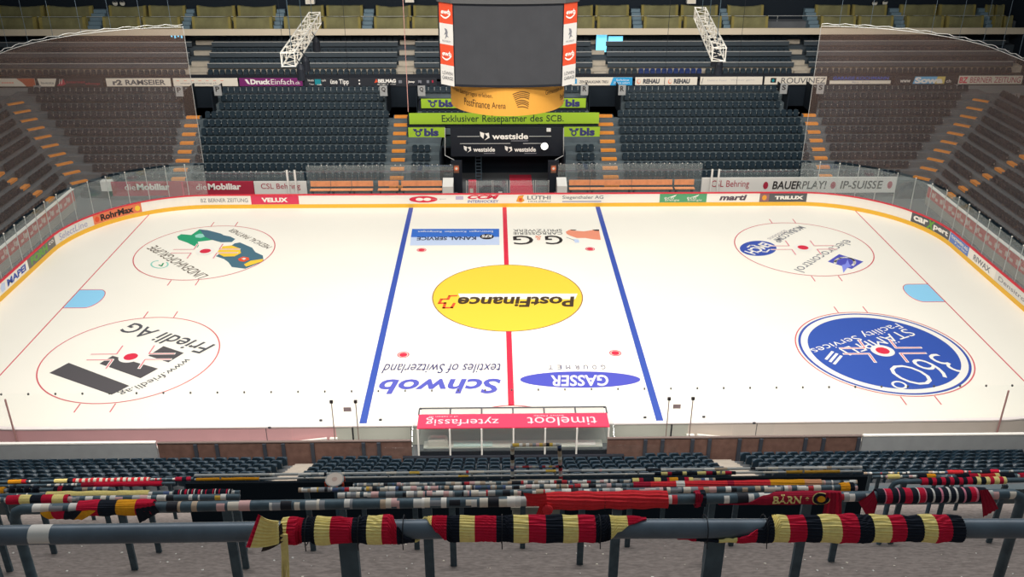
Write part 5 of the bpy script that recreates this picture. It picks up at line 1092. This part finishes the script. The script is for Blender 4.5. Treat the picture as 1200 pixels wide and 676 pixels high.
def btext(par, s, u0, u1, t0, t1, mm, *a):
    m = MB(); A = railpt('B', u0); B = railpt('B', u1)
    def f(x, y): th = math.radians(t0+(t1-t0)*y); return A+(B-A)*x+Vector((0, -math.cos(th)*r, math.sin(th)*r))
    m.text(s, f, mm, *a); m.build('lettering', par)
btext(o, 'BÄRN', 903, 937, -15, 62, SKNIT_Y, .1, .03); btext(o, '*', 941, 945, 5, 40, SKNIT_Y, 0, .04)
p = railpt('B', 959); m = MB()
for rr, mm, e in ((.066, SKNIT_Y, 0), (.058, SKNIT_K, .002), (.03, SKNIT_O, .004)):
    m.poly([p+Vector((rr*math.cos(q), -(r+.004+e)*math.cos(th), (r+.004+e)*math.sin(th))) for q, th in [(2*PI*k/24, math.radians(22+ (rr/.066)*48*math.sin(2*PI*k/24))) for k in range(24)]], mm)
m.build('crest', o)
flap(o, 'B', [(968, 578), (985, 578), (963, 604), (986, 603)], 6, D_, dy=-.045, pick=lambda i, k: SKNIT_R if k in (3, 4, 11, 12, 13) else D_)
bands = []; u = 1026; sq = [(8, K_), (1.5, mat('knit_pink', (226, 140, 160), .95)), (7, R_), (7, K_), (1.5, MATS['knit_pink']), (6, K_), (8, R_), (7, K_), (1.5, OFFW), (7, R_), (1.5, MATS['knit_pink']), (8, K_), (1.5, OFFW), (7, K_), (2.5, MATS['knit_pink']), (7, K_), (1.5, OFFW), (7, K_), (1.5, OFFW), (8, K_), (2, MATS['knit_pink']), (6, K_), (6, R_), (2, MATS['knit_pink']), (14, K_)]
for w, mm in sq: u += w; bands.append((u, mm))
o = draped('B', full(1026, 1154, .015), bands, 'black and red lettered scarf stretched along the right end of the second barrier', step=1.2, rip=.001)
flap(o, 'B', [(1024, 574), (1028, 588), (1006, 588), (1020, 612)], 7, D_); flap(o, 'B', [(1148, 575), (1158, 574), (1152, 606), (1170, 596)], 7, D_)
o = draped('B', full(93, 181, .016), [(98, R_), (117, R_), (137, K_), (160, O_), (182, R_)], 'red, black and amber scarf on the left end of the second barrier', rip=.002)
flap(o, 'B', [(158, 592), (181, 590), (164, 613), (187, 600)], 6, K_, pick=lambda i, k: R_ if i == 0 else K_)
flap(o, 'B', [(47, 600.5), (112, 598.5), (58, 608), (96, 609)], 6, R_, pick=lambda i, k: O_ if k < 3 else R_ if k < 7 else K_ if k < 12 else O_, dy=-.062)
draped('Cl', full(9, 81, .014), [(23, R_), (37, Y_), (49, K_), (62, R_), (74, Y_), (82, R_)], 'red, yellow and black scarf on the left, just behind the second barrier', rip=.002)
draped('Dl', [(55, 40, 130, .014), (80, 40, 130, .018), (92, 60, 100, .01), (104, 40, 130, .016), (125, 40, 140, .018), (134, 60, 90, .01), (140, 40, 130, .016), (175, 40, 130, .014)], [(180, SKNIT_Y)], 'yellow scarf laid in folds along a left barrier', rip=.002)
bands = []; u = 205
while u < 272: bands += [(u+4, K_), (u+5.5, R_), (u+7, K_), (u+8, OFFW)]; u += 8
draped('Dl', full(205, 272, .016), bands, 'dark scarf with thin red stripes at the right end of a left barrier', step=1.2, rip=.001)
for i, u in enumerate((15, 24, 33.2, 42.2)):
    o = draped('El', [(u-2.7, -10, 170, .03), (u, -10, 175, .03), (u+2.7, -10, 170, .03)], [(u+9, K_)], 'black knitted sleeve on the left barrier, %s of the four from the left' % ORD[i], 'black_sleeve', step=.8, rip=.002)
    flap(o, 'El', [(u-2.9, 573), (u+2.9, 573), (u-2.9, 583), (u+2.9, 583)], 3, K_, dy=-.055)
draped('El', full(64, 87, .02), [(67, K_), (73, D_), (90, K_)], 'black and dark red cloth wrapped round the short left barrier', rip=.003)
draped('El', full(-5, 6, .018), [(9, O_)], 'amber cloth wrapped at the picture edge on the short left barrier', rip=.003)
draped('Fl', full(96, 190, .018), [(109, D_), (195, SKNIT_R)], 'long red scarf laid along a far left barrier', rip=.003)
bands = []; u = 86
while u < 192: bands += [(u+3.6, SKNIT_S), (u+6.8, CREAM)]; u += 6.8
draped('Gl', full(86, 176, .018), bands, 'red and cream twisted scarf on the lowest left barrier', step=1.2, rip=.003); draped('Gl', full(10, 31, .014), [(24, O_), (33, SKNIT_S)], 'amber and red scarf end on the lowest left barrier'); draped('Gl', full(64, 82, .014), [(77, Y_), (83, K_)], 'pale yellow and black scarf end on the lowest left barrier'); draped('Gl', full(206, 224, .014), [(212, D_), (217, K_), (226, D_)], 'dark red cloth at the right end of the lowest left barrier')
bands = []; u = 1080
cyc = [R_, K_, R_, K_, R_, K_, R_, K_, R_, K_, R_, K_, Y_, K_, Y_, R_, Y_, R_, Y_]
for i, mm in enumerate(cyc): u += 5.2; bands.append((u, mm))
draped('Dr', full(1079, 1178, .014), bands, 'narrow scarf banded red, black and yellow on the right barrier behind the lettered scarf', step=1.2, rip=.001)
draped('Er', full(1120, 1188, .014), [(1133, K_), (1144, R_), (1147, Y_), (1165, SKNIT_S), (1168, Y_), (1190, K_)], 'black, red and yellow scarf on the short right barrier'); draped('Er', full(1194, 1215, .014), [(1220, R_)], 'red scarf at the right picture edge')
for a, b, bb, lab in ((1040, 1054, [(1056, Y_)], 'yellow'), (1075, 1096, [(1084, K_), (1098, O_)], 'black and amber'), (1110, 1128, [(1130, SKNIT_S)], 'scarlet'), (1150, 1170, [(1158, K_), (1172, R_)], 'black and red')):
    draped('Fr' if b < 1100 else 'Gr', full(a, b, .014), bb, '%s cloth tied to a low barrier of the right standing steps' % lab)
draped('D', full(742, 962, .012), [(760, D_), (790, S_), (800, OFFW), (850, S_), (858, D_), (900, SKNIT_S), (940, O_), (965, mat('knit_peach', (224, 160, 120), .95))], 'long thin red and amber scarf wound along the fourth centre barrier', rip=.003, ribs=9)
draped('C', full(984, 1000, .018), [(994, O_), (1003, K_)], 'amber and black cloth at the right end of the third barrier', rip=.003)
draped('E', full(741, 812, .012), [(748, Y_), (753, D_), (764, K_), (772, Y_), (780, K_), (784, SKNIT_R), (794, O_), (800, K_), (806, SKNIT_R), (812, Y_)], 'multicoloured patches of cloth on the topmost centre barrier', rip=.002)
draped('Q', full(230, 304, .008), [(306, O_)], 'long amber strip along the left of the parapet pipe', rip=.001); draped('Q', full(921, 984, .008), [(990, mat('knit_ochre', (206, 158, 60), .95))], 'long ochre strip along the right of the parapet pipe', rip=.001)
draped('Q', full(767, 862, .012), [(773, K_), (780, Y_), (786, D_), (798, K_), (804, Y_), (815, K_), (825, Y_), (833, D_), (838, K_), (848, Y_), (855, SKNIT_R), (864, K_)], 'black, yellow and red scarf along the parapet pipe', rip=.001)

# ------------------------------------------------------------------ sticker-covered frame and the drum on the parapet
Y = HY0+13.75; t = thing('conductor_frame', (0, Y, zp+.06), 'tall square pipe frame covered in stickers on the black parapet', 'frame'); A, B = at(600.5, 521.5, Y), at(655.5, 520.8, Y); A2, B2 = at(600.5, 566, Y), at(660, 566, Y)
def stick(p, q, r, nm):
    n = max(6, int((q-p).length/.06)); m = MB(); mats = [random.choices(STK, (3, 2, 3, 1, 3, 3, 3, 3, 1, 4, 1))[0] for _ in range(n)]; m.tube([p+(q-p)*k/n for k in range(n+1)], r, LSTEEL, 8, True, pick=lambda i, k: mats[min(i, n-1)]); m.build(nm, t)
stick(A, Vector((A.x, Y, zp+.06)), .036, 'post'); stick(B, Vector((B.x+.05, Y, zp+.06)), .036, 'post'); stick(A, B, .034, 'top_bar'); C1 = at(600.5, 547, Y); stick(Vector((A.x, Y, C1.z)), Vector((B.x, Y, C1.z)), .018, 'cross_bar')
Y = HY0+13.72; A = at(394.5, 547, Y); t = thing('drum', (A.x, Y-.25, zp-.12), 'round drum with a pale head and orange rim clips at the black parapet', 'drum'); c = (A.x, Y-.28); zt = A.z-.07; T = Matrix.Translation((c[0], c[1], zt)) @ Matrix.Rotation(math.radians(12), 4, 'X')
def rot(m):
    m.v = [tuple(T @ Vector(p)) for p in m.v]; return m
m = MB(); m.cyl((0, 0), .155, -.16, 0, mat('drum_shell', (60, 58, 62), .4)); rot(m).build('shell', t); m = MB(); m.cyl((0, 0), .15, .002, .012, mat('drum_skin', (226, 210, 196), .7)); m.cyl((0, 0), .05, .0125, .014, mat('skin_worn', (206, 178, 164))); rot(m).build('drum_head', t); m = MB(); m.tube([(.16*math.cos(2*PI*k/32), .16*math.sin(2*PI*k/32), .004) for k in range(33)], .01, LSTEEL, 6); rot(m).build('hoop', t)
for a in (200, 245, 290, 335, 20, 90): m = MB(); q = math.radians(a); m.box(.168*math.cos(q)-.018, .168*math.cos(q)+.018, .168*math.sin(q)-.012, .168*math.sin(q)+.012, -.11, -.005, ORANGE); rot(m).build('rim_clip', t)
m = MB(); m.box(c[0]-.03, c[0]+.03, c[1]-.03, c[1]+.03, fz(13.4)-.3, zt-.17, DSTEEL); m.box(c[0]-.12, c[0]+.12, c[1]-.12, c[1]+.12, fz(13.4)-.32, fz(13.4)-.28, DSTEEL); m.build('stand', t)

# ------------------------------------------------------------------ light: hall lamps over ice and terrace, added stand fills, even world ambient
def area(name, loc, size, sy, e, target=None, col=(1, .97, .92), spread=180):
    L = bpy.data.lights.new(name, 'AREA'); L.shape = 'RECTANGLE'; L.size = size; L.size_y = sy; L.energy = e; L.color = col; L.spread = math.radians(spread); o = bpy.data.objects.new(name, L); COL.objects.link(o); o.location = loc
    if target is not None: o.rotation_euler = (Vector(target)-Vector(loc)).to_track_quat('-Z', 'Y').to_euler()
    return o
ICE_E, FILL_E, GAL_E, NEAR_E, NSTAND_E, WORLD_E = 485, 4800, 2500, 1300, 5500, .25
for x in (-24, -8, 8, 24):
    for y, q in ((-9, .95), (12, 1.35)): area('ice_lamp', (x, y, 23), 5, 3, ICE_E*q*(1.35 if abs(x) > 20 else 1), None, (1, .975, .93), 130)
area('stand_fill', (0, -18, 30), 40, 3, FILL_E, (0, 22, 6), (1, .95, .9), 140)  # unseen front fill, added to brighten the far side
area('gallery_fill', (0, 8, 21), 60, 2, GAL_E, (0, 28, 7.5), (1, .95, .9), 90)  # no fixture here, added to lift the gallery signs
area('terrace_lamp', (0, -36, 33), 30, 4, NEAR_E, (0, -45, 20), (1, .95, .92), 150)
area('near_stand_fill', (0, -30, 28), 40, 3, NSTAND_E, (0, -15, .5), (1, .95, .9), 100)  # unseen fill added for the backs of the near boards
w = bpy.data.worlds.new('world'); SC.world = w; w.use_nodes = True; bg = w.node_tree.nodes['Background']; bg.inputs[0].default_value = (.78, .92, 1.0, 1); bg.inputs[1].default_value = WORLD_E
SC.view_settings.view_transform = 'Standard'; SC.view_settings.look = 'None'; SC.view_settings.exposure = 0; SC.view_settings.gamma = 1; SC.view_settings.use_curve_mapping = False
SC.cycles.transparent_max_bounces = 32; SC.cycles.max_bounces = 6; SC.cycles.use_denoising = True; SC.cycles.sample_clamp_indirect = 3
